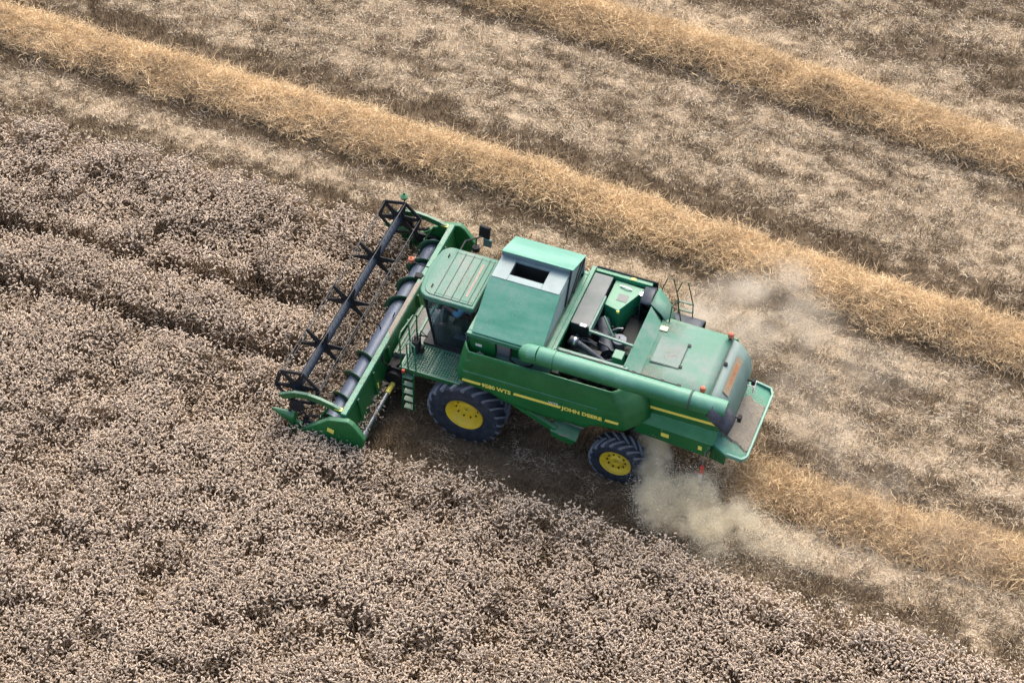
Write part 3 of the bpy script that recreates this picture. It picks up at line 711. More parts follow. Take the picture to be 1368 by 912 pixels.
# ---------------------------------------------------------------- grain tank
def build_tank():
    m = MB(); m.box(0.02, 1.72, -1.17, 1.17, 1.5, 3.08)
    m.hexa([(-.16, -1.18, 1.9), (.03, -1.18, 1.9), (.03, 1.18, 1.9), (-.16, 1.18, 1.9), (.0, -1.18, 3.08), (.03, -1.18, 3.08), (.03, 1.18, 3.08), (.0, 1.18, 3.08)])
    t = m.build('grain_tank', M['green'], CH, bevel=.01)
    # eave frame
    m = MB(); m.box(-.03, 1.76, -1.27, -1.17, 3.06, 3.165); m.box(-.03, 1.76, 1.17, 1.27, 3.06, 3.165); m.box(-.03, .08, -1.17, 1.17, 3.06, 3.165); m.box(1.66, 1.76, -1.17, 1.17, 3.06, 3.165)
    m.build('tank_rim', M['trim'], t, bevel=.015)
    # near lid (slopes up from the eave to the ridge)
    def slab(x0, x1, ya, za, yb, zb, th): return MB().hexa([(x0, ya, za), (x1, ya, za), (x1, yb, zb), (x0, yb, zb), (x0, ya, za + th), (x1, ya, za + th), (x1, yb, zb + th), (x0, yb, zb + th)])
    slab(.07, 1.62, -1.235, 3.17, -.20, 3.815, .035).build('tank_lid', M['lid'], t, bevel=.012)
    # flat pale roof with the square opening
    z0, z1 = 3.80, 3.862
    m = MB(); m.box(.10, .44, -.20, .46, z0, z1); m.box(1.19, 1.60, -.20, .46, z0, z1); m.box(.44, 1.19, -.20, -.03, z0, z1); m.box(.44, 1.19, .37, .46, z0, z1)
    m.build('tank_roof', M['white'], t, bevel=.01)
    m = MB(); m.box(.42, .44, -.05, .39, 3.45, z0); m.box(1.19, 1.21, -.05, .39, 3.45, z0); m.box(.44, 1.19, .37, .39, 3.45, z0); m.box(.44, 1.19, -.05, -.03, 3.45, z0); m.box(.42, 1.21, -.05, .39, 3.43, 3.45)
    m.build('tank_opening', M['dark'], t)
    m = MB(); m.lathe([(0, .01), (.0, .16), (.1, .1), (.14, .01)], (.98, .08, 3.45), 14, axis='z'); m.build('grain_spout', M['grey'], t)
    # far lid, overhanging the opening
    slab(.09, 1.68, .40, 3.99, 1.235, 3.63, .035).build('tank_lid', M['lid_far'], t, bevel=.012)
    MB().box(.12, 1.62, .455, .475, 3.86, 3.985).build('lid_riser', M['white'], t)
    MB().box(.08, 1.66, 1.19, 1.22, 3.16, 3.64).build('far_wall', M['white'], t)
    # gables
    for x in (.10, 1.60):
        m = MB(); m.prism([(-1.20, 3.165), (1.20, 3.165), (1.20, 3.62), (.46, 3.95), (.46, 3.80), (-.20, 3.80)], x - .012, x + .012, axis='x'); m.build('gable', M['white'], t)
    MB().tube([(1.63, .44, 3.96), (1.63, .10, 3.2)], .022, 6).build('lid_strut', M['dark'], t)
    m = MB(); m.obox((1.66, .5, 3.22), (1.66, 1.2, 3.6), .03, .03); m.obox((1.66, .2, 3.2), (1.66, 1.0, 3.72), .025, .025); m.build('lid_linkage', M['dark'], t)
    # near wall under the eave: sticker panel, grey recess
    MB().box(.05, .60, -1.262, -1.16, 2.52, 3.04).build('wall_panel', M['green_side'], t, bevel=.008)
    m = MB(); m.box(.17, .31, -1.268, -1.262, 2.84, 2.91); m.build('sticker', M['sticker'], t)
    m = MB(); m.box(.20, .34, -1.268, -1.262, 2.60, 2.64); m.prism([(.22, 2.64), (.30, 2.64), (.26, 2.70)], -1.268, -1.262); m.build('sticker', M['sticker'], t)
    m = MB(); m.hexa([(.6, -1.5, 2.2), (1.8, -1.5, 2.2), (1.8, -1.16, 2.2), (.6, -1.16, 2.2), (.6, -1.32, 2.42), (1.8, -1.32, 2.42), (1.8, -1.16, 2.72), (.6, -1.16, 2.72)]); m.build('tank_slope', M['dusty_green'], t)
    MB().box(.62, .92, -1.21, -1.16, 2.70, 3.02).build('inspection_window', M['dusty'], t)
    m = MB(); m.tube([(.95, -1.24, 3.02), (.95, -1.30, 2.75), (1.15, -1.32, 2.62), (1.4, -1.28, 2.7), (1.5, -1.22, 2.9)], .022, 8); m.build('hose', M['black'], t)
    return t
M['lid_far'] = paint('far_lid_paint', (.075, .28, .20), rough=.5, dust=.5, dcol=(.28, .40, .35), sky_sheen=.1, stretch=(.35, 1.6, 1))  # paler copy of the lid teal, with the far side's brightness painted in
M['dusty_green'] = paint('dusty_green_sheet', (.10, .22, .16), rough=.7, dust=.7, sky_sheen=.2, coat=0)
build_tank()

# ---------------------------------------------------------------- chassis and body core
def build_body():
    m = MB(); m.box(-.1, 3.6, -.86, .86, .95, 2.1); m.box(.0, 3.2, -1.05, 1.05, 1.3, 1.5)
    c = m.build('chassis', M['dark'], CH)
    m = MB(); m.lathe([(-1.2, .02), (-1.2, .16), (1.2, .16), (1.2, .02)], (0, 0, .86), 14); m.build('front_axle', M['dark'], CH)
    m = MB(); m.tube([(3.4, -1.2, .62), (3.4, 0, .72), (3.4, 1.2, .62)], .1, 8); m.box(3.2, 3.6, -.5, .5, .62, 1.0); m.obox((3.55, -.95, .8), (3.7, -.75, 1.5), .2, .1); m.build('rear_axle', M['rustbrown'], CH)
    # pipes and shafts in the open flank above the side panel
    def side(s):
        m = MB(); m.box(1.85, 3.2, s * 1.0 - .05, s * 1.0 + .05, 1.5, 2.5)
        for i in range(6): m.tube([(1.9 + .22 * i, s * 1.08, 2.3), (1.95 + .22 * i, s * 1.12, 2.62), (2.15 + .22 * i, s * 1.06, 2.7)], .04, 8)
        m.lathe([(-.04, .02), (-.04, .22), (.04, .22), (.04, .02)], (2.35, s * 1.16, 2.35), 20); m.lathe([(-.04, .02), (-.04, .15), (.04, .15), (.04, .02)], (2.95, s * 1.16, 2.4), 18)
        m.build('belt_drive', M['dark'], CH)
        MB().box(1.84, 2.0, s * 1.2 - .1, s * 1.2 + .1, 2.2, 2.75).build('flank_bracket', M['dark'], CH, bevel=.02)
    both(side)
M['rustbrown'] = plain('rusty_axle', (.12, .085, .06), .85, var=.4)
build_body()

# ---------------------------------------------------------------- bulged side panels with stripe and lettering
def yprof(z):
    return np.interp(z, [1.5, 2.05, 2.26, 2.30, 2.55, 2.82], [-1.545, -1.555, -1.545, -1.525, -1.495, -1.43])
def zbot(x): return np.interp(x, [-.3, -.05, .3, .65, .9, 1.4, 2.0, 2.3, 2.70, 2.76, 3.1, 3.55, 4], [1.97, 1.94, 1.88, 1.82, 1.68, 1.62, 1.57, 1.62, 1.60, 1.73, 1.84, 1.88, 1.88])
def build_side(s):
    rows = []
    def xc(t): return 3.2 + .33 * math.sin(min(1, (1 - t) * 1.15) * math.pi / 2)      # t: 0 bottom, 1 top
    us = [(-.24, .24), (-.15, .10), (-.06, 0)] + [(x, 0) for x in np.arange(.05, 3.1, .14)]
    nz = 15
    for (x, yo) in us:
        zb = zbot(x); row = []
        for j in range(nz):
            t = j / (nz - 1); z = zb + (2.80 + .01 * x - zb) * t; lean = .16 * t if x < 0 else 0
            row.append((x + lean, (yprof(z) + yo), z))
        rows.append(row)
    for (dx, yo) in ((-.04, 0), (0, .008), (.035, .03), (.08, .08), (.2, .22), (.32, .40), (.4, .55)):
        row = []
        for j in range(nz):
            t = j / (nz - 1); x = xc(t) + dx; zb = zbot(x) - (.0 if dx < .1 else 0); z = zb + (2.83 - zb) * t
            row.append((x, yprof(z) + yo, z))
        rows.append(row)
    m = MB(); m.grid(rows)
    if s > 0: m = m.mirror_y()
    p = m.build('side_panel', M['green_side'], CH, solid=.03, angle=50)
    def yb(z): return s * (-float(yprof(z)))
    yy = s * 1.575
    # lighter green bead standing in for the highlight along the crease
    pts = [(x, s * 1.556 if False else -s * 0 + s * (abs(float(yprof(2.28))) + .012), 2.28 + .01 * x) for x in np.linspace(.0, 2.95, 8)]
    MB().tube(pts, .011, 6).build('crease_highlight', M['trim'], p)
    def seg(x0, x1):
        z = lambda x: 1.985 + .016 * x
        MB().hexa([(x0, yy, z(x0)), (x1, yy, z(x1)), (x1, yy - s * .006, z(x1)), (x0, yy - s * .006, z(x0)), (x0 + .02, yy, z(x0) + .072), (x1 + .02, yy, z(x1) + .072), (x1 + .02, yy - s * .006, z(x1) + .072), (x0 + .02, yy - s * .006, z(x0) + .072)]).build('stripe', M['stripe'], p)
    seg(-.03, .38); seg(1.12, 2.16); seg(3.13, 3.42)
    def word(body, x0, x1, size, mat, dz=0., bold=.006):
        o = text('lettering', body, size, mat, p, (0, 0, 0), (R(90), 0, 0 if s < 0 else R(180)), bold=bold)
        wv = max(v.co.x for v in o.data.vertices) - min(v.co.x for v in o.data.vertices); k = (x1 - x0) / wv; o.scale = (k, 1, 1)
        zz = 1.985 + .016 * (x0 + x1) / 2 + dz
        o.location = (x0 if s < 0 else x1, yy, zz - .02); o.rotation_euler = (R(90), R(-.9) if s < 0 else R(.9), 0 if s < 0 else R(180))
    word('9580 WTS', .42, 1.07, .155, M['stripe']); word('JOHN DEERE', 2.20, 3.09, .145, M['stripe'])
    word('WTS', 1.90, 2.12, .07, M['sticker'], .10, .002)
build_side(-1); build_side(1)

# chute, step and tool box below the side panel
def build_step():
    m = MB(); m.obox((1.05, -1.46, 1.66), (2.05, -1.50, 1.20), .10, .16); c = m.build('return_elevator', M['green_side'], CH, bevel=.02)
    m = MB(); m.hexa([(1.98, -1.58, 1.04), (2.42, -1.58, .92), (2.46, -1.30, .92), (2.0, -1.30, 1.04), (1.95, -1.60, 1.24), (2.55, -1.60, 1.12), (2.55, -1.25, 1.2), (1.95, -1.25, 1.3)]); m.build('elevator_boot', M['green_side'], c, bevel=.02)
    m = MB(); m.hexa([(1.85, -1.36, 1.36), (2.62, -1.36, 1.28), (2.62, -1.0, 1.38), (1.85, -1.0, 1.46), (1.85, -1.36, 1.40), (2.62, -1.36, 1.32), (2.62, -1.0, 1.42), (1.85, -1.0, 1.50)]); m.build('dusty_cover', M['dusty'], c, bevel=.01)
    MB().box(2.15, 2.36, -1.606, -1.585, 1.185, 1.20).build('sticker', M['residue'], c)
build_step()

# ---------------------------------------------------------------- unloading auger
def build_unload():
    m = MB(); zc = 3.32; yc = -1.44
    m.lathe([(1.62, .02), (1.62, .18), (1.66, .195), (5.55, .195), (5.60, .18), (5.60, .02)], (0, yc, zc), 28, axis='x')
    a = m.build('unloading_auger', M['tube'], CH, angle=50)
    m = MB(); m.tube([(1.64, yc, zc), (1.48, yc + .02, zc - .04), (1.36, yc + .10, zc - .16), (1.30, yc + .24, zc - .34)], [.19, .195, .2, .2], 20); m.build('auger_elbow', M['tube'], a, angle=50)
    for x in (1.95, 4.86): MB().lathe([(-.02, .17), (-.02, .212), (.02, .212), (.02, .17)], (x, yc, zc), 28, axis='x', closed=True).build('flange', M['seam'] if x > 3 else M['tube'], a)
    m = MB(); m.tube([(1.9, yc + .14, zc + .15), (3.3, yc + .15, zc + .145), (4.6, yc + .14, zc + .15)], .013, 6)
    for x in (2.2, 2.9, 3.6, 4.2, 4.55): m.box(x - .04, x + .04, yc + .11, yc + .17, zc + .125, zc + .165)
    m.build('hydraulic_line', M['dark'], a)
    # rubber spout under the outer end, opening down and out
    rows = []
    for (x, y, z, rx, rz) in ((5.28, yc, zc - .02, .21, .20), (5.45, yc - .03, zc - .12, .23, .22), (5.62, yc - .06, zc - .24, .22, .2), (5.74, yc - .08, zc - .36, .2, .17)):
        rows.append([(x + rz * .35 * math.sin(t), y + rx * math.cos(t), z + rz * math.sin(t)) for t in np.linspace(0, 2 * math.pi, 21)])
    m = MB(); m.grid(rows); m.build('rubber_spout', M['spout'], a, solid=.02, angle=60)
    m = MB(); m.obox((4.1, yc + .05, zc - .2), (4.1, -.9, 2.9), .1, .08); m.build('auger_rest', M['green'], a)
M['spout'] = plain('spout_rubber', (.035, .04, .05), .8, var=.25, dust=.5, dcol=(.13, .14, .16))
M['tube'] = paint('auger_tube_paint', (.018, .17, .055), rough=.42, dust=.4, dcol=(.36, .50, .45), sky_sheen=.62, sheen_col=(.14, .34, .255), coat=.35, stretch=(.5, 1, 1))  # strong pale upper tint: sky reflected along the tube, put into the colour
build_unload()

# ---------------------------------------------------------------- engine bay
def build_bay():
    m = MB(); m.box(1.78, 3.3, -.8, 1.42, 2.1, 2.2); fl = m.build('engine_deck', M['dark'], CH)
    MB().box(1.74, 1.84, -1.15, 1.50, 3.02, 3.14).build('deck_rail', M['trim'], CH, bevel=.015)
    MB().box(1.80, 3.35, -.90, -.83, 2.62, 3.02).build('bay_wall', M['dusty_green'], CH, bevel=.01)
    MB().box(1.84, 3.10, 1.42, 1.52, 2.95, 3.09).build('deck_rail', M['green_lit'], CH, bevel=.015)
    MB().box(1.84, 3.2, 1.52, 1.55, 2.1, 3.12).build('far_bay_wall', M['dark'], CH)
    MB().box(2.62, 2.72, 1.43, 1.50, 3.09, 3.10).build('sticker', M['stripe'], CH)
    m = MB(); m.box(1.85, 2.26, -.16, 1.36, 2.2, 3.06); d = m.build('radiator_housing', M['dark'], CH, bevel=.01)
    MB().box(1.85, 2.26, -.16, 1.36, 3.065, 3.10).build('radiator_screen', M['dusty'], d, bevel=.01)
    MB().box(2.06, 2.2, -.20, -.12, 3.10, 3.115).build('sticker', M['sticker'], d)
    MB().box(2.262, 2.30, -.2, .8, 2.9, 3.09).build('screen_frame', M['dusty_green'], d)
    # engine cover, seen from above with its dark side
    m = MB(); m.hexa([(2.32, .62, 2.3), (2.62, .55, 2.3), (2.98, 1.36, 2.3), (2.32, 1.40, 2.3), (2.31, .66, 3.0), (2.64, .58, 3.0), (2.98, 1.36, 3.0), (2.31, 1.40, 3.0)]); e = m.build('engine_cover', M['green_lit'], CH, bevel=.012)
    MB().box(2.60, 2.66, .56, .60, 2.93, 2.99).build('sticker', M['stripe'], e)
    m = MB(); m.tube([(2.45, 1.25, 3.02), (2.62, 1.22, 3.05), (2.72, 1.22, 3.02)], .018, 6); m.build('cover_handle', M['chrome'], e)
    MB().box(2.5, 2.72, .85, 1.05, 3.0, 3.008).build('dust_patch', M['dusty'], e)
    # intake duct and exhaust
    rows = []
    for t in np.linspace(0, 1, 9):
        a = R(20 + 130 * t); rows.append([(2.98 + .02 * t, 1.46 - .55 * t, 2.98 + .14 * math.sin(a)), (3.20 + .02 * t, 1.46 - .55 * t, 2.98 + .14 * math.sin(a)), (3.20, 1.46 - .55 * t, 2.3), (2.98, 1.46 - .55 * t, 2.3), (2.98 + .02 * t, 1.46 - .55 * t, 2.98 + .14 * math.sin(a))])
    m = MB(); m.grid(rows); m.build('intake_duct', M['navy_plastic'], CH, solid=.01)
    m = MB(); m.tube([(2.96, 1.16, 2.5), (2.96, 1.16, 3.06)], .055, 14); m.build('exhaust_pipe', M['chrome'], CH)
    # air filter, hoses, block
    m = MB(); m.lathe([(0, .02), (0, .15), (.8, .15), (.8, .02)], (0, 0, 0), 20, axis='x'); o = m.build('air_filter', M['navy_plastic'], CH, loc=(2.35, .45, 2.72)); o.rotation_euler = (0, R(12), R(-62))
    m = MB(); m.lathe([(0, .02), (0, .13), (.2, .15), (.26, .02)], (2.86, .05, 2.55), 16, axis='z'); m.build('turbo_housing', M['grey'], CH)
    m = MB(); m.box(1.9, 3.0, -.72, .3, 2.2, 2.42); m.box(2.1, 2.6, -.6, -.3, 2.42, 2.62)
    for i in range(5): m.tube([(1.88 + .1 * i, -.35 - .07 * i, 2.7), (2.2 + .1 * i, -.42 - .05 * i, 2.78), (2.6 + .08 * i, -.5 - .03 * i, 2.66), (2.9, -.62 + .05 * i, 2.55)], .05 - .005 * i, 8)
    m.build('engine_block', M['engine'], CH)
    m = MB(); m.tube([(1.95, -.42, 2.86), (2.12, -.44, 2.86)], .1, 14); m.tube([(2.12, -.44, 2.86), (2.5, -.56, 2.8), (2.8, -.66, 2.72)], .06, 12); m.build('coolant_hose', M['navy_plastic'], CH)
    MB().lathe([(-.02, .1), (-.02, .108), (.02, .108), (.02, .1)], (2.06, -.43, 2.86), 16, axis='x', closed=True).build('hose_clip', M['chrome'], CH)
    MB().obox((2.28, -.22, 3.06), (3.26, -.29, 3.06), .05, .05).build('bay_bar', M['dusty_green'], CH, bevel=.008)
    MB().obox((2.42, .32, 3.02), (2.78, .02, 2.7), .03, .03).build('bay_brace', M['trim'], CH)
    m = MB(); m.box(2.94, 3.16, -.70, -.46, 2.6, 3.03); m.build('relay_box', M['trim'], CH, bevel=.015)
    MB().box(2.8, 3.2, -.1, 1.0, 2.2, 2.5).build('deck_box', M['dark'], CH, bevel=.02)
M['green_lit'] = paint('green_lit_paint', (.02, .23, .10), rough=.45, dust=.35, sky_sheen=.15)  # brighter copy of the green, overhead light put into its colour
M['navy_plastic'] = plain('navy_black_plastic', (.022, .032, .045), .55, var=.3, dust=.45, dcol=(.11, .13, .15))
M['engine'] = plain('engine_castings', (.03, .033, .036), .65, var=.5, scale=10, dust=.5, dcol=(.12, .115, .11))
build_bay()

# ---------------------------------------------------------------- rear hood
def build_rear():
    hw = .90
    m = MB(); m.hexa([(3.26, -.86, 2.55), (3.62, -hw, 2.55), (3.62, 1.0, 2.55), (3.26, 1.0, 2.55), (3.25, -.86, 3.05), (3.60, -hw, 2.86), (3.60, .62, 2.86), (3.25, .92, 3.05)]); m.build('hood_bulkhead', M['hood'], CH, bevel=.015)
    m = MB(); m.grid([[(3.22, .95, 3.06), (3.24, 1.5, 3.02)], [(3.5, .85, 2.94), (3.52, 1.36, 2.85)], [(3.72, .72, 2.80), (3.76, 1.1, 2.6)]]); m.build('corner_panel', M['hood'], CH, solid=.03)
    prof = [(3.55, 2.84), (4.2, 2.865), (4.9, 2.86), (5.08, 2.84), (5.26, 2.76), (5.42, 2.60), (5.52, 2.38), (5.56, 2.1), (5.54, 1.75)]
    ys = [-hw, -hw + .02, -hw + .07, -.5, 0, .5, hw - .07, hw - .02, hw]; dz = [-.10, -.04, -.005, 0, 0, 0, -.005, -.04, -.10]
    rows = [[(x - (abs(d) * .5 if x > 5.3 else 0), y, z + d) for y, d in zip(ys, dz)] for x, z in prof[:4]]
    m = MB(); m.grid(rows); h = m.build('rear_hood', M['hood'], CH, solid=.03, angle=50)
    pr2 = [(5.09, 2.83)] + prof[4:]
    rows = []
    for i, (x, z) in enumerate(pr2):
        rows.append([(x - abs(d) * 1.2, y * (1 - .01 * i), z + d * (1 if i < 4 else .2)) for y, d in zip(ys, dz)])
    m = MB(); m.grid(rows); t = m.build('tail_panel', M['tail'], CH, solid=.03, angle=50)
    MB().box(5.068, 5.098, -.86, .86, 2.82, 2.865).build('hood_seam', M['seam'], h)
    m = MB(); m.box(3.68, 4.28, -.39, .35, 2.86, 2.895); ht = m.build('hatch', M['hatch'], h, bevel=.012)
    m = MB(); m.box(3.66, 4.30, -.41, -.388, 2.87, 2.885); m.box(4.282, 4.30, -.39, .35, 2.87, 2.885); m.build('hatch_gap', M['seam'], h)
    for y in (-.33, .28): MB().box(4.27, 4.34, y - .03, y + .03, 2.87, 2.905).build('hinge', M['dark'], h)
    MB().box(3.58, 3.74, .50, .62, 2.872, 2.885).build('sticker', M['stripe_pale'], h)
    m = MB(); m.lathe([(0, .01), (0, .045), (.03, .045), (.04, .01)], (5.14, .12, 2.83), 12, axis='z'); m.build('hood_latch', M['black'], t)
    # faded rear plate with the maker's name
    n = Vector((.16, 0, .165)).normalized()
    a = Vector((5.268, 0, 2.772)); b = Vector((5.395, 0, 2.640)); off = n * .022
    P = lambda p, y: (p + off + Vector((0, y, 0)))
    q = [P(a, -.55), P(b, -.55), P(b, .48), P(a, .48)]; m = MB(); m.hexa([*q, *[v + n * .004 for v in q]]); pl = m.build('name_plate', M['decal_tan'], t)
    u = (b - a).normalized()
    o = text('lettering', 'JOHN DEERE', .12, M['decal_red'], t, tuple((a + b) / 2 + off + n * .006 + Vector((0, -.37, 0)) + u * .04), (0, 0, 0), bold=.002)
    mx = Matrix((( 0, -u.x, n.x), (1, 0, 0), (0, -u.z, n.z))).to_4x4(); mx.translation = o.location; o.matrix_local = mx
    # side walls
    def side(s):
        m = MB(); m.hexa([(3.68, s * .90, 1.98), (5.40, s * .90, 1.98), (5.40, s * .96, 1.98), (3.68, s * .96, 1.98), (3.66, s * .90, 2.80), (5.16, s * .90, 2.78), (5.16, s * .955, 2.78), (3.66, s * .955, 2.80)])
        wl = m.build('rear_side_wall', M['green_side'], CH, bevel=.012)
        m = MB(); m.hexa([(3.72, s * .90, 1.74), (5.34, s * .90, 1.66), (5.34, s * 1.10, 1.66), (3.72, s * 1.10, 1.74), (3.70, s * .90, 1.985), (5.38, s * .90, 1.985), (5.38, s * .965, 1.975), (3.70, s * .965, 1.975)]); m.build('side_ledge', M['trim_dark'], wl, bevel=.01)
        m = MB(); m.hexa([(3.62, s * .92, 1.36), (5.22, s * .92, 1.22), (5.22, s * 1.07, 1.22), (3.62, s * 1.07, 1.36), (3.72, s * .92, 1.75), (5.30, s * .92, 1.67), (5.30, s * 1.095, 1.665), (3.72, s * 1.095, 1.745)]); m.build('lower_side_wall', M['green_side'], wl, bevel=.012)
        y = s * .968
        m = MB(); m.hexa([(3.80, y, 2.12), (5.30, y, 2.15), (5.30, y - s * .01, 2.15), (3.80, y - s * .01, 2.12), (3.78, y, 2.19), (5.28, y, 2.22), (5.28, y - s * .01, 2.22), (3.78, y - s * .01, 2.19)]); m.build('stripe', M['stripe'], wl)
        for x, z, wd in ((4.22, 1.50, .17), (5.03, 1.42, .08)):
            yy = s * 1.098; m = MB(); m.hexa([(x, yy, z - .0), (x + wd, yy, z - .01), (x + wd, yy - s * .03, z - .01), (x, yy - s * .03, z), (x, yy, z + .11), (x + wd, yy, z + .10), (x + wd, yy - s * .03, z + .10), (x, yy - s * .03, z + .11)]); m.build('sticker', M['stripe'], wl)
    both(side)
    m = MB(); m.box(3.62, 5.3, -.88, .88, 1.2, 2.3); m.build('straw_walker_housing', M['dark'], CH)
    # beacons
    for (x, y) in ((5.03, .80), (4.93, -.80)):
        m = MB(); m.tube([(x, y, 2.80), (x, y, 2.93)], .03, 8); bc = m.build('beacon', M['black'], CH)
        m = MB(); m.lathe([(0, .01), (0, .062), (.07, .062), (.10, .045), (.115, .01)], (x, y, 2.93), 16, axis='z'); m.build('beacon_lens', M['orange'], bc)
    # rear lights on stalks
    for (y, z) in ((.45, 2.15), (-.52, 2.05)):
        m = MB(); m.tube([(5.5, y, z), (5.68, y, z + .02)], .018, 6); m.box(5.66, 5.74, y - .06, y + .06, z - .05, z + .08); m.build('rear_lamp', M['black'], CH, bevel=.01)
    m = MB(); m.box(5.70, 5.73, .42, .62, 1.85, 2.02); m.tube([(5.5, .5, 1.95), (5.70, .5, 1.95)], .015, 6); m.build('rear_reflector_plate', M['sticker'], CH)
    # straw deflector board with chaff on it
    def pan(i):
        return [(5.30, -.92, 1.52), (5.62, -1.04, 1.42), (5.95, -1.02, 1.36), (6.03, -.9, 1.345), (6.05, .9, 1.345), (5.98, 1.04, 1.36), (5.62, 1.06, 1.42), (5.30, .95, 1.52)]
    P = pan(0); m = MB(); nn = len(P); m.add([(x, y, z) for x, y, z in P] + [(x - .02, y, z - .05) for x, y, z in P], [list(range(nn)), list(range(2 * nn - 1, nn - 1, -1))] + [(i, i + nn, (i + 1) % nn + nn, (i + 1) % nn) for i in range(nn)])
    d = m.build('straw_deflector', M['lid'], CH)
    m = MB()
    for q, r in zip(P[1:6], P[2:7]): m.obox((q[0], q[1], q[2] + .03), (r[0], r[1], r[2] + .03), .05, .09)
    m.build('deflector_lip', M['white_green'], d, bevel=.01)
    rows = []
    for i, x in enumerate(np.linspace(5.34, 6.0, 16)):
        e0 = -.66 - .20 * i / 15 + .16 * float(fbm(np.array([i * .45]), np.array([2.]), 81, 3)[0]); e1 = .52 + .22 * float(fbm(np.array([i * .45]), np.array([7.]), 83, 3)[0])
        rows.append([(x + .02 * (rng.random() - .5), y, 1.525 - (x - 5.3) * .245 + (-.004 if j in (0, 35) else .012) + .045 * float(fbm(np.array([x * 11.]), np.array([y * 2.0]), 77, 3)[0]) * (0 if j in (0, 35) else 1)) for j, y in enumerate(np.linspace(e0, e1, 36))])
    m = MB(); m.grid(rows); m.build('chaff_residue', M['residue'], d)
    m = MB(); m.hexa([(5.24, -.90, 1.0), (5.6, -1.02, 1.05), (5.6, 1.02, 1.05), (5.24, .90, 1.0), (5.28, -.92, 1.48), (5.62, -1.03, 1.37), (5.62, 1.03, 1.37), (5.28, .92, 1.48)]); m.build('straw_chopper', M['green'], CH, bevel=.02)
    m = MB(); m.obox((5.33, -.97, 1.95), (5.22, -1.06, 1.45), .05, .05); m.box(5.22, 5.28, -1.10, -1.02, 1.52, 1.60); m.build('chopper_lever', M['trim'], CH)
    # hanging width marker: thin rod, red and white end
    m = MB(); m.tube([(5.20, -1.10, 1.45), (5.19, -1.22, 1.05)], .012, 6); rd = m.build('width_marker', M['grey'], CH)
    m = MB(); m.tube([(5.19, -1.22, 1.08), (5.185, -1.25, .88)], .045, 8); m.build('marker_band', M['red'], rd)
    m = MB(); m.tube([(5.185, -1.25, .88), (5.18, -1.28, .60)], [.045, .03], 8); m.build('marker_tail', M['sticker'], rd)
M['tail'] = paint('dusty_tail_paint', (.10, .18, .155), rough=.65, dust=.8, dcol=(.24, .265, .255), sky_sheen=.15, side=.3)
M['hatch'] = paint('dusty_hatch', (.07, .17, .125), rough=.7, dust=1.0, dcol=(.24, .245, .235), sky_sheen=.1)
M['trim_dark'] = paint('ledge_paint', (.02, .20, .07), dust=.3, sky_sheen=.12)
M['white_green'] = paint('worn_lip_paint', (.12, .32, .23), dust=.6, dcol=(.42, .45, .40), sky_sheen=.2)
M['stripe_pale'] = plain('pale_sticker', (.72, .70, .40), .6, var=.08)
M['decal_red'] = plain('faded_red_lettering', (.52, .23, .10), .7, var=.15)
build_rear()

# far side: fuel tank, ladder
def build_far():
    m = MB(); rows = []
    for t in np.linspace(0, 1, 9):
        x = 3.42 + .86 * t; k = math.sqrt(max(.02, 1 - max(0, (t - .55) / .45) ** 2)) if t > .55 else 1
        rows.append([(x, y, z) for (y, z) in ((.95, 1.5), (.95, 2.28), (1.02, 2.36), (1.45, 2.36), (1.62, 2.25), (1.66, 2.25 - .75 * k), (.95, 1.5))])
    m.grid(rows); f = m.build('fuel_tank', M['navy_plastic'], CH, solid=.02, angle=40)
    MB().box(4.2, 4.32, 1.08, 1.26, 2.1, 2.3).build('fuel_cap', M['black'], f, bevel=.02)
    m = MB(); q = .013
    for x in (3.30, 3.62): m.tube([(x, 1.5, 3.0), (x + .08, 1.58, 3.28), (x + .2, 1.62, 3.28), (x + .34, 1.66, 2.6), (x + .36, 1.72, 1.2)], q)
    m.tube([(3.70, .78, 2.86), (3.72, .84, 3.3), (3.78, 1.0, 3.34), (3.86, 1.2, 2.4)], q)
    l = m.build('rear_ladder', M['flight'], CH)
    for k in range(6): MB().obox((3.64, 1.67, 2.6 - .25 * k), (3.98, 1.67, 2.6 - .25 * k), .05, .025).build('step', M['flight'], l)
build_far()

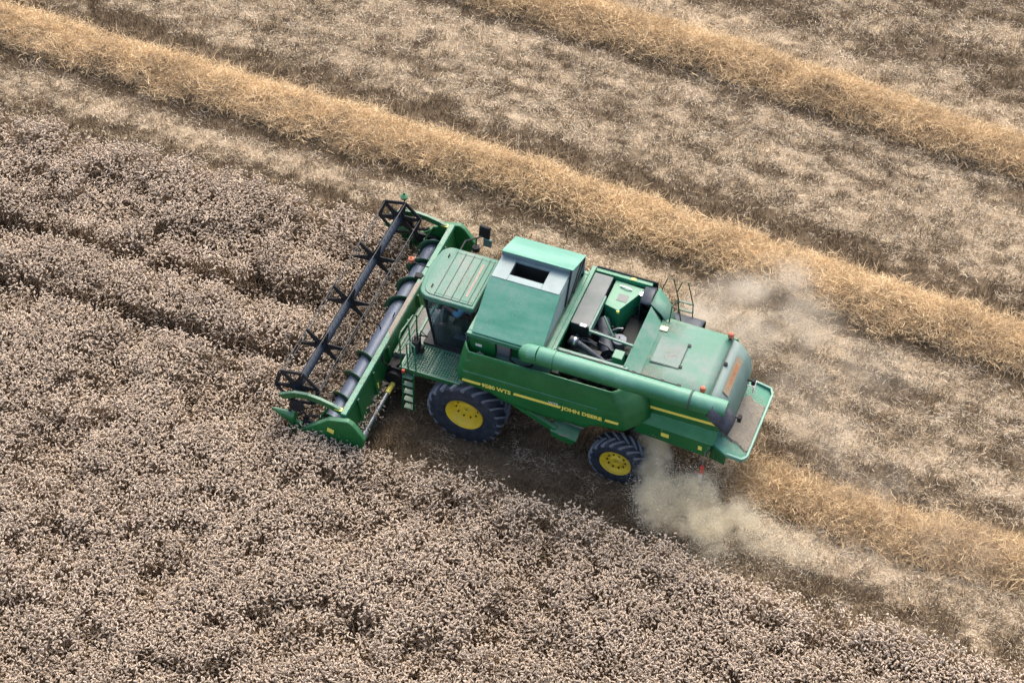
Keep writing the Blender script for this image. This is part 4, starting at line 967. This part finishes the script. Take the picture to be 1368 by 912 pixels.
# ---------------------------------------------------------------- wheels
def build_wheel(name, c, r, wd, rr, s, nl, lug_l, dish):
    """c: centre of the wheel, s: outward side (-1 near). Tyre, lugs, rim and nuts."""
    W = empty(name, c, CH); h = wd / 2
    m = MB(); pf = [(-h * .72, rr), (-h * .93, rr + .05), (-h, rr + (r - rr) * .45), (-h * .95, r * .90), (-h * .82, r * .935), (0, r * .945), (h * .82, r * .935), (h * .95, r * .90), (h, rr + (r - rr) * .45), (h * .93, rr + .05), (h * .72, rr)]
    m.lathe(pf, (0, 0, 0), 64); t = m.build('tyre', M['rubber'], W, angle=45)
    for side in (-1, 1):
        m = MB(); ring = []
        for (f, da) in ((.02, 0.0), (.35, .10), (.70, .20), (.97, .27)):
            a = da * 22 / nl * s * -1 * 1.15; y = side * h * f; rad_in = r * (.93 if f < .9 else .87); rad = r * (1.0 if f < .9 else .965); wv = .034 * (18 / nl) ** .4 / r * (1.0 if f < .9 else 1.2)
            ring.append([(rad_in * math.cos(a - wv), y, rad_in * math.sin(a - wv)), (rad * math.cos(a - wv * .8), y, rad * math.sin(a - wv * .8)), (rad * math.cos(a + wv * .8), y, rad * math.sin(a + wv * .8)), (rad_in * math.cos(a + wv), y, rad_in * math.sin(a + wv))])
        m.grid(ring); m.add(ring[-1], [(0, 1, 2, 3)]); m.add(ring[0], [(3, 2, 1, 0)])
        l0 = m.build('tread_lug', M['lug'], W)
        for k in range(nl):
            q = l0 if k == 0 else dup(l0, W)
            q.rotation_euler = (0, 2 * math.pi * (k + (.5 if side > 0 else 0)) / nl, 0)
    m = MB(); o = s
    pf = [(o * h * .74, rr - .005), (o * h * .80, rr + .012), (o * h * .84, rr + .008), (o * h * .82, rr - .02), (o * (h * .70), rr - .05), (o * (h * .8 - dish), rr * .74), (o * (h * .8 - dish - .015), rr * .5), (o * (h * .8 - dish + .03), rr * .36), (o * (h * .8 - dish + .035), .02)]
    m.lathe(pf, (0, 0, 0), 48); ri = m.build('rim', M['yellow'], W, angle=40, solid=.012)
    m = MB(); m.lathe([(-h * .7, rr - .01), (-h * .9 * 1, rr + .01), (-h * .5, rr - .06), (h * .5, rr - .06)], (0, 0, 0), 40); m.build('rim_barrel', M['yellow'], W)
    m = MB()
    for k in range(10):
        a = 2 * math.pi * k / 10; q = rr * .60; y = o * (h * .8 - dish - .01)
        m.lathe([(0, .001), (0, .022), (o * .035, .020), (o * .036, .001)], (q * math.cos(a), y, q * math.sin(a)), 8)
    m.build('wheel_nuts', M['nut'], W, kind='stuff')
    return W
M['nut'] = plain('dark_wheel_nut', (.09, .06, .015), .6, var=.3)
build_wheel('front_wheel', (0, -1.29, .855), .87, .66, .415, -1, 20, .3, .16)
build_wheel('front_wheel', (0, 1.29, .855), .87, .66, .415, 1, 20, .3, .16)
build_wheel('rear_wheel', (3.38, -1.27, .595), .615, .43, .335, -1, 18, .2, .07)
build_wheel('rear_wheel', (3.38, 1.27, .595), .615, .43, .335, 1, 18, .2, .07)

# ---------------------------------------------------------------- the operator
def chaff_on(parent, x0, x1, y0, y1, zf, n, dens, seed):
    x = rng.uniform(x0, x1, n); y = rng.uniform(y0, y1, n); k = rng.random(n) < np.clip(dens(x, y), 0, 1) * (fbm(x * 3, y * 3, seed, 3) > .45); x, y = x[k], y[k]; m = len(x)
    z = zf(x, y) + .004; a = rng.uniform(0, 6.28, m); l = rng.uniform(.008, .03, m); wd = rng.uniform(.003, .007, m); ca, sa = np.cos(a), np.sin(a); up = rng.uniform(0, .008, m)
    V = np.stack([np.stack([x + u * l * ca - v * wd * sa, y + u * l * sa + v * wd * ca, z + (u > 0) * up], -1) for u, v in ((-.5, -.5), (.5, -.5), (.5, .5), (-.5, .5))], 1).reshape(-1, 3)
    o = bpy.data.objects.new('chaff_bits', raw_mesh('chaff_bits', V, np.arange(m * 4).reshape(-1, 4), [M['bits']])); link(o, parent); o['kind'] = 'stuff'
M['bits'] = plain('dry_chaff', (.36, .31, .225), .95, var=.35, scale=30)
KID = {c.name: c for c in CH.children}
chaff_on(KID['rear_hood'], 3.58, 5.02, -.82, .82, lambda x, y: 2.868 + 0 * x + .03 * ((x > 3.68) & (x < 4.28) & (y > -.39) & (y < .35)), 5200, lambda x, y: np.clip(1.25 - (x - 3.55) / .75, .12, 1), 601)
chaff_on(KID['cab_roof'], -1.25, -.14, -.64, .64, lambda x, y: 3.336 + 0 * x, 1800, lambda x, y: .15 + .5 * (x > -.6), 602)
chaff_on(KID['grain_tank'], .1, 1.6, -1.2, -.22, lambda x, y: 3.205 + (y + 1.235) * .623 + .006, 260, lambda x, y: .35 + 0 * x, 603)
chaff_on(KID['platform'], -1.44, -.18, -1.44, -.75, lambda x, y: 1.712 + 0 * x, 900, lambda x, y: .6 + 0 * x, 604)
chaff_on(KID['feeder_house'], -1.95, -1.2, -.7, .7, lambda x, y: 1.12 + (x + 2.02) * .275 + .01, 2500, lambda x, y: .9 + 0 * x, 605)
chaff_on(KID['header'], -2.2, -2.07, -2.9, 2.9, lambda x, y: 1.552 + 0 * x, 1500, lambda x, y: .5 + 0 * x, 606)
chaff_on(KID['straw_deflector'], 5.36, 5.98, -.9, .9, lambda x, y: 1.525 - (x - 5.3) * .245 + .04, 2600, lambda x, y: .8 + 0 * x, 607)
chaff_on(KID['engine_block'], 1.9, 3.1, -.75, 1.3, lambda x, y: 2.43 + 0 * x, 1500, lambda x, y: .5 + 0 * x, 608)
# more hoses and wiring in the engine bay
def bay_clutter():
    for i in range(14):
        x = rng.uniform(1.9, 2.6); y = rng.uniform(-.75, .4); z = rng.uniform(2.55, 2.9); p = [(x, y, z)]
        for k in range(4): x += rng.uniform(.06, .24); y += rng.uniform(-.10, .10); z += rng.uniform(-.12, .09); p.append((x, float(np.clip(y, -.78, 1.2)), max(2.45, min(2.92, z))))
        MB().tube(p, rng.uniform(.014, .036), 7).build('engine_hose', M[('black', 'navy_plastic', 'engine', 'grey')[i % 4]], CH)
bay_clutter()
def skin_body(name, joints, edges, mat, parent, sub=2):
    me = bpy.data.meshes.new(name); me.from_pydata([j[:3] for j in joints], edges, []); me.materials.append(mat)
    o = bpy.data.objects.new(name, me); link(o, parent)
    sk = o.modifiers.new('skin', 'SKIN'); sk.use_smooth_shade = True
    for v, j in zip(me.skin_vertices[0].data, joints):
        rad = j[3]; v.radius = rad if isinstance(rad, tuple) else (rad, rad)
    me.skin_vertices[0].data[0].use_root = True
    ss = o.modifiers.new('sub', 'SUBSURF'); ss.levels = ss.render_levels = sub
    return o
def build_person():
    px = -.50; P = tag(empty('person', (px, -.04, 2.235)), 'person in a light blue shirt sitting at the wheel inside the glazed cab', 'person')
    # seat plane at local z 0, facing -x
    J = [(0, 0, .10, .14)]; E_ = []
    def add(p, r, par): J.append((*p, r)); E_.append((par, len(J) - 1)); return len(J) - 1
    b1 = add((.01, 0, .26), .135, 0); b2 = add((0, 0, .42), .15, b1); nk = add((-.02, 0, .55), .06, b2); hd = add((-.04, 0, .64), .085, nk); ht = add((-.045, 0, .74), .085, hd)
    add((-.13, 0, .655), .018, hd)                                       # nose
    for s in (-1, 1):
        sh = add((-.01, s * .19, .46), .065, b2); el = add((-.12, s * .28, .22), .048, sh); wr = add((-.36, s * .19, .26), .032, el); pm = add((-.43, s * .175, .275), .034, wr)
        for k in range(4):
            f1 = add((-.475 - .004 * (k in (1, 2)), s * (.145 + .022 * k), .285), .0095, pm); f2 = add((-.505, s * (.145 + .022 * k), .265), .009, f1); add((-.495, s * (.145 + .022 * k), .24), .008, f2)
        t1 = add((-.44, s * .135, .27), .011, pm); add((-.47, s * .125, .25), .009, t1)
        hp = add((-.04, s * .09, .07), .09, 0); kn = add((-.44, s * .14, .12), .07, hp); an = add((-.50, s * .14, -.33), .045, kn); add((-.62, s * .14, -.40), .04, an)
    skin_body('body', J, E_, M['skin'], P)
    Js = [(0, 0, .10, .165), (.01, 0, .26, .155), (0, 0, .42, .17), (-.015, 0, .50, .075)]; Es = [(0, 1), (1, 2), (2, 3)]
    for s in (-1, 1):
        n = len(Js); Js += [(-.01, s * .19, .46, .085), (-.075, s * .245, .32, .075), (-.12, s * .28, .22, .066), (-.25, s * .23, .245, .05)]; Es += [(2, n), (n, n + 1), (n + 1, n + 2), (n + 2, n + 3)]
    skin_body('shirt', Js, Es, M['shirt'], P)
    Jt = [(0, 0, .08, .155)]; Et = []
    for s in (-1, 1):
        n = len(Jt); Jt += [(-.04, s * .09, .07, .105), (-.44, s * .14, .12, .085), (-.495, s * .14, -.28, .062)]; Et += [(0, n), (n, n + 1), (n + 1, n + 2)]
    skin_body('trousers', Jt, Et, M['trouser'], P)
    m = MB(); m.lathe([(0, .098), (.05, .095), (.10, .06), (.12, .005)], (-.04, 0, .70), 20, axis='z'); m.grid([[(-.12, -.07, .705), (-.13, 0, .712), (-.12, .07, .705)], [(-.22, -.055, .69), (-.24, 0, .695), (-.22, .055, .69)]]); m.build('cap', M['hair'], P, solid=.006)
    m = MB()
    for s in (-1, 1): m.lathe([(-.004, .002), (-.004, .012), (.004, .012), (.006, .002)], (-.122, s * .032, .675), 8, axis='x')
    m.box(-.126, -.118, -.025, .025, .605, .612); m.build('face_features', M['seat'], P)
build_person()

# ================================================================== chaff and dust in the air
def puff_cloud(name, blobs, col, nscale, lo, hi, voxel, aniso=.2, GAIN=1.0):
    """one closed mesh wrapped round the puffs; density falls off inside it and is torn by noise"""
    m = bmesh.new()
    for (x, y, z, rx, ry, rz, d) in blobs:
        bmesh.ops.create_icosphere(m, subdivisions=3, radius=1.0, matrix=Matrix.Translation((x, y, z)) @ Matrix.Diagonal((rx, ry, rz, 1)))
    me = bpy.data.meshes.new(name); m.to_mesh(me); m.free()
    o = bpy.data.objects.new(name, me); link(o)
    k = o.modifiers.new('wrap', 'REMESH'); k.mode = 'VOXEL'; k.voxel_size = voxel
    mt = bpy.data.materials.new(name + '_volume'); mt.use_nodes = True; nt = mt.node_tree; nt.nodes.clear()
    ou = N(nt, 'ShaderNodeOutputMaterial'); pv = N(nt, 'ShaderNodeVolumePrincipled'); lk(nt, pv.outputs[0], ou.inputs['Volume'])
    pv.inputs['Color'].default_value = (*col, 1); pv.inputs['Anisotropy'].default_value = aniso
    tc = N(nt, 'ShaderNodeTexCoord'); src = tc.outputs['Object']
    wn = N(nt, 'ShaderNodeTexNoise'); wn.inputs['Scale'].default_value = nscale * .8; wn.inputs['Detail'].default_value = 3; lk(nt, src, wn.inputs['Vector'])
    wa = N(nt, 'ShaderNodeVectorMath', operation='MULTIPLY_ADD'); lk(nt, wn.outputs['Color'], wa.inputs[0]); wa.inputs[1].default_value = (.5, .5, .4); wa.inputs[2].default_value = (-.25, -.25, -.2)
    wv = N(nt, 'ShaderNodeVectorMath', operation='ADD'); lk(nt, src, wv.inputs[0]); lk(nt, wa.outputs[0], wv.inputs[1]); P = wv.outputs[0]
    tot = None
    for (x, y, z, rx, ry, rz, d) in blobs:
        mp = N(nt, 'ShaderNodeMapping'); mp.vector_type = 'TEXTURE'; mp.inputs['Location'].default_value = (x, y, z); mp.inputs['Scale'].default_value = (rx, ry, rz); lk(nt, P, mp.inputs['Vector'])
        ln = N(nt, 'ShaderNodeVectorMath', operation='LENGTH'); lk(nt, mp.outputs[0], ln.inputs[0])
        v = ramp(nt, ln.outputs['Value'], .05, .92, d * GAIN, 0.); tot = v if tot is None else math_(nt, 'ADD', tot, v)
    n = noise(nt, nscale, 5, .62, vec=src); den = math_(nt, 'MULTIPLY', tot, ramp(nt, n, lo, hi, .06, 1.))
    lk(nt, den, pv.inputs['Density']); me.materials.append(mt)
    return o
CHAFF = [(3.95, -.78, .95, .42, .42, .55, 4.0), (4.15, -1.25, .75, .45, .55, .65, 4.2), (4.40, -1.85, .55, .50, .60, .60, 4.6), (4.62, -2.25, .40, .55, .55, .45, 3.2),
         (4.9, -1.7, .60, .65, .65, .60, 1.2), (5.25, -1.50, .60, .55, .62, .60, 1.9), (5.35, -2.25, .50, .75, .60, .50, 1.7), (5.75, -2.2, .45, .65, .65, .50, 2.4),
         (6.15, -1.75, .50, .70, .60, .55, 1.6), (6.6, -2.05, .40, .95, .65, .45, .5), (5.9, -2.75, .35, 1.0, .5, .40, .5), (7.4, -2.1, .35, 1.3, .8, .40, .25)]
ch = puff_cloud('chaff_cloud', CHAFF, (.99, .935, .77), 2.7, .44, .60, .09, GAIN=3.1)
tag(ch, 'pale cream cloud of chaff blowing out beside the near rear wheel', 'chaff cloud', kind='stuff')
def build_flakes():
    B = np.array(CHAFF); wgt = B[:, 6] * B[:, 3] * B[:, 4]; wgt /= wgt.sum(); n = 110000
    k = rng.choice(len(B), n, p=wgt); d = rng.normal(size=(n, 3)) * .40; P = B[k, :3] + d * B[k, 3:6]
    P[:, 2] = np.maximum(P[:, 2], .04); P = P[(fbm(P[:, 0] * 2.2 + P[:, 2], P[:, 1] * 2.2 - P[:, 2], 500, 3) > rng.uniform(.30, .56, n))]; n = len(P)
    a = rng.normal(size=(n, 3)); a /= np.linalg.norm(a, axis=1)[:, None]; b = np.cross(a, rng.normal(size=(n, 3))); b /= np.linalg.norm(b, axis=1)[:, None]
    s = rng.uniform(.003, .007, (n, 1)); V = np.stack([P - a * s * 1.6 - b * s * .6, P + a * s * 1.6 - b * s * .6, P + a * s * 1.6 + b * s * .6, P - a * s * 1.6 + b * s * .6], 1).reshape(-1, 3)
    F = np.arange(n * 4).reshape(-1, 4); me = raw_mesh('chaff_flakes', V, F, [plain('chaff_flake', (.80, .73, .54), .9, var=.2)])
    o = bpy.data.objects.new('chaff_flakes', me); link(o, ch); o['kind'] = 'stuff'
build_flakes()
DUST = [(3.75, 2.8, .8, .7, .8, .8, .75), (3.95, 3.5, .75, .8, .9, .75, .85), (4.5, 4.2, .7, 1.0, .9, .7, .75), (5.35, 4.9, .7, 1.3, 1.0, .7, .45), (4.9, 3.1, .7, 1.3, 1.2, .7, .55), (6.0, 4.0, .6, 1.6, 1.2, .6, .35), (7.6, 3.0, .6, 2.0, 1.4, .6, .2),
        (5.9, 3.6, .6, 1.4, 1.2, .6, .22), (6.3, 2.0, .6, 1.3, 1.2, .6, .26), (7.2, 1.0, .6, 1.5, 1.1, .6, .24), (8.6, .2, .5, 1.8, 1.2, .5, .18), (10.5, -.8, .5, 2.2, 1.3, .5, .14), (8.6, -1.9, .4, 1.8, 1.0, .4, .2)]
du = puff_cloud('dust_cloud', DUST, (.97, .92, .80), 1.5, .34, .62, .16, GAIN=1.9)
tag(du, 'thin grey dust haze drifting over the stubble behind the combine harvester', 'dust cloud', kind='stuff')
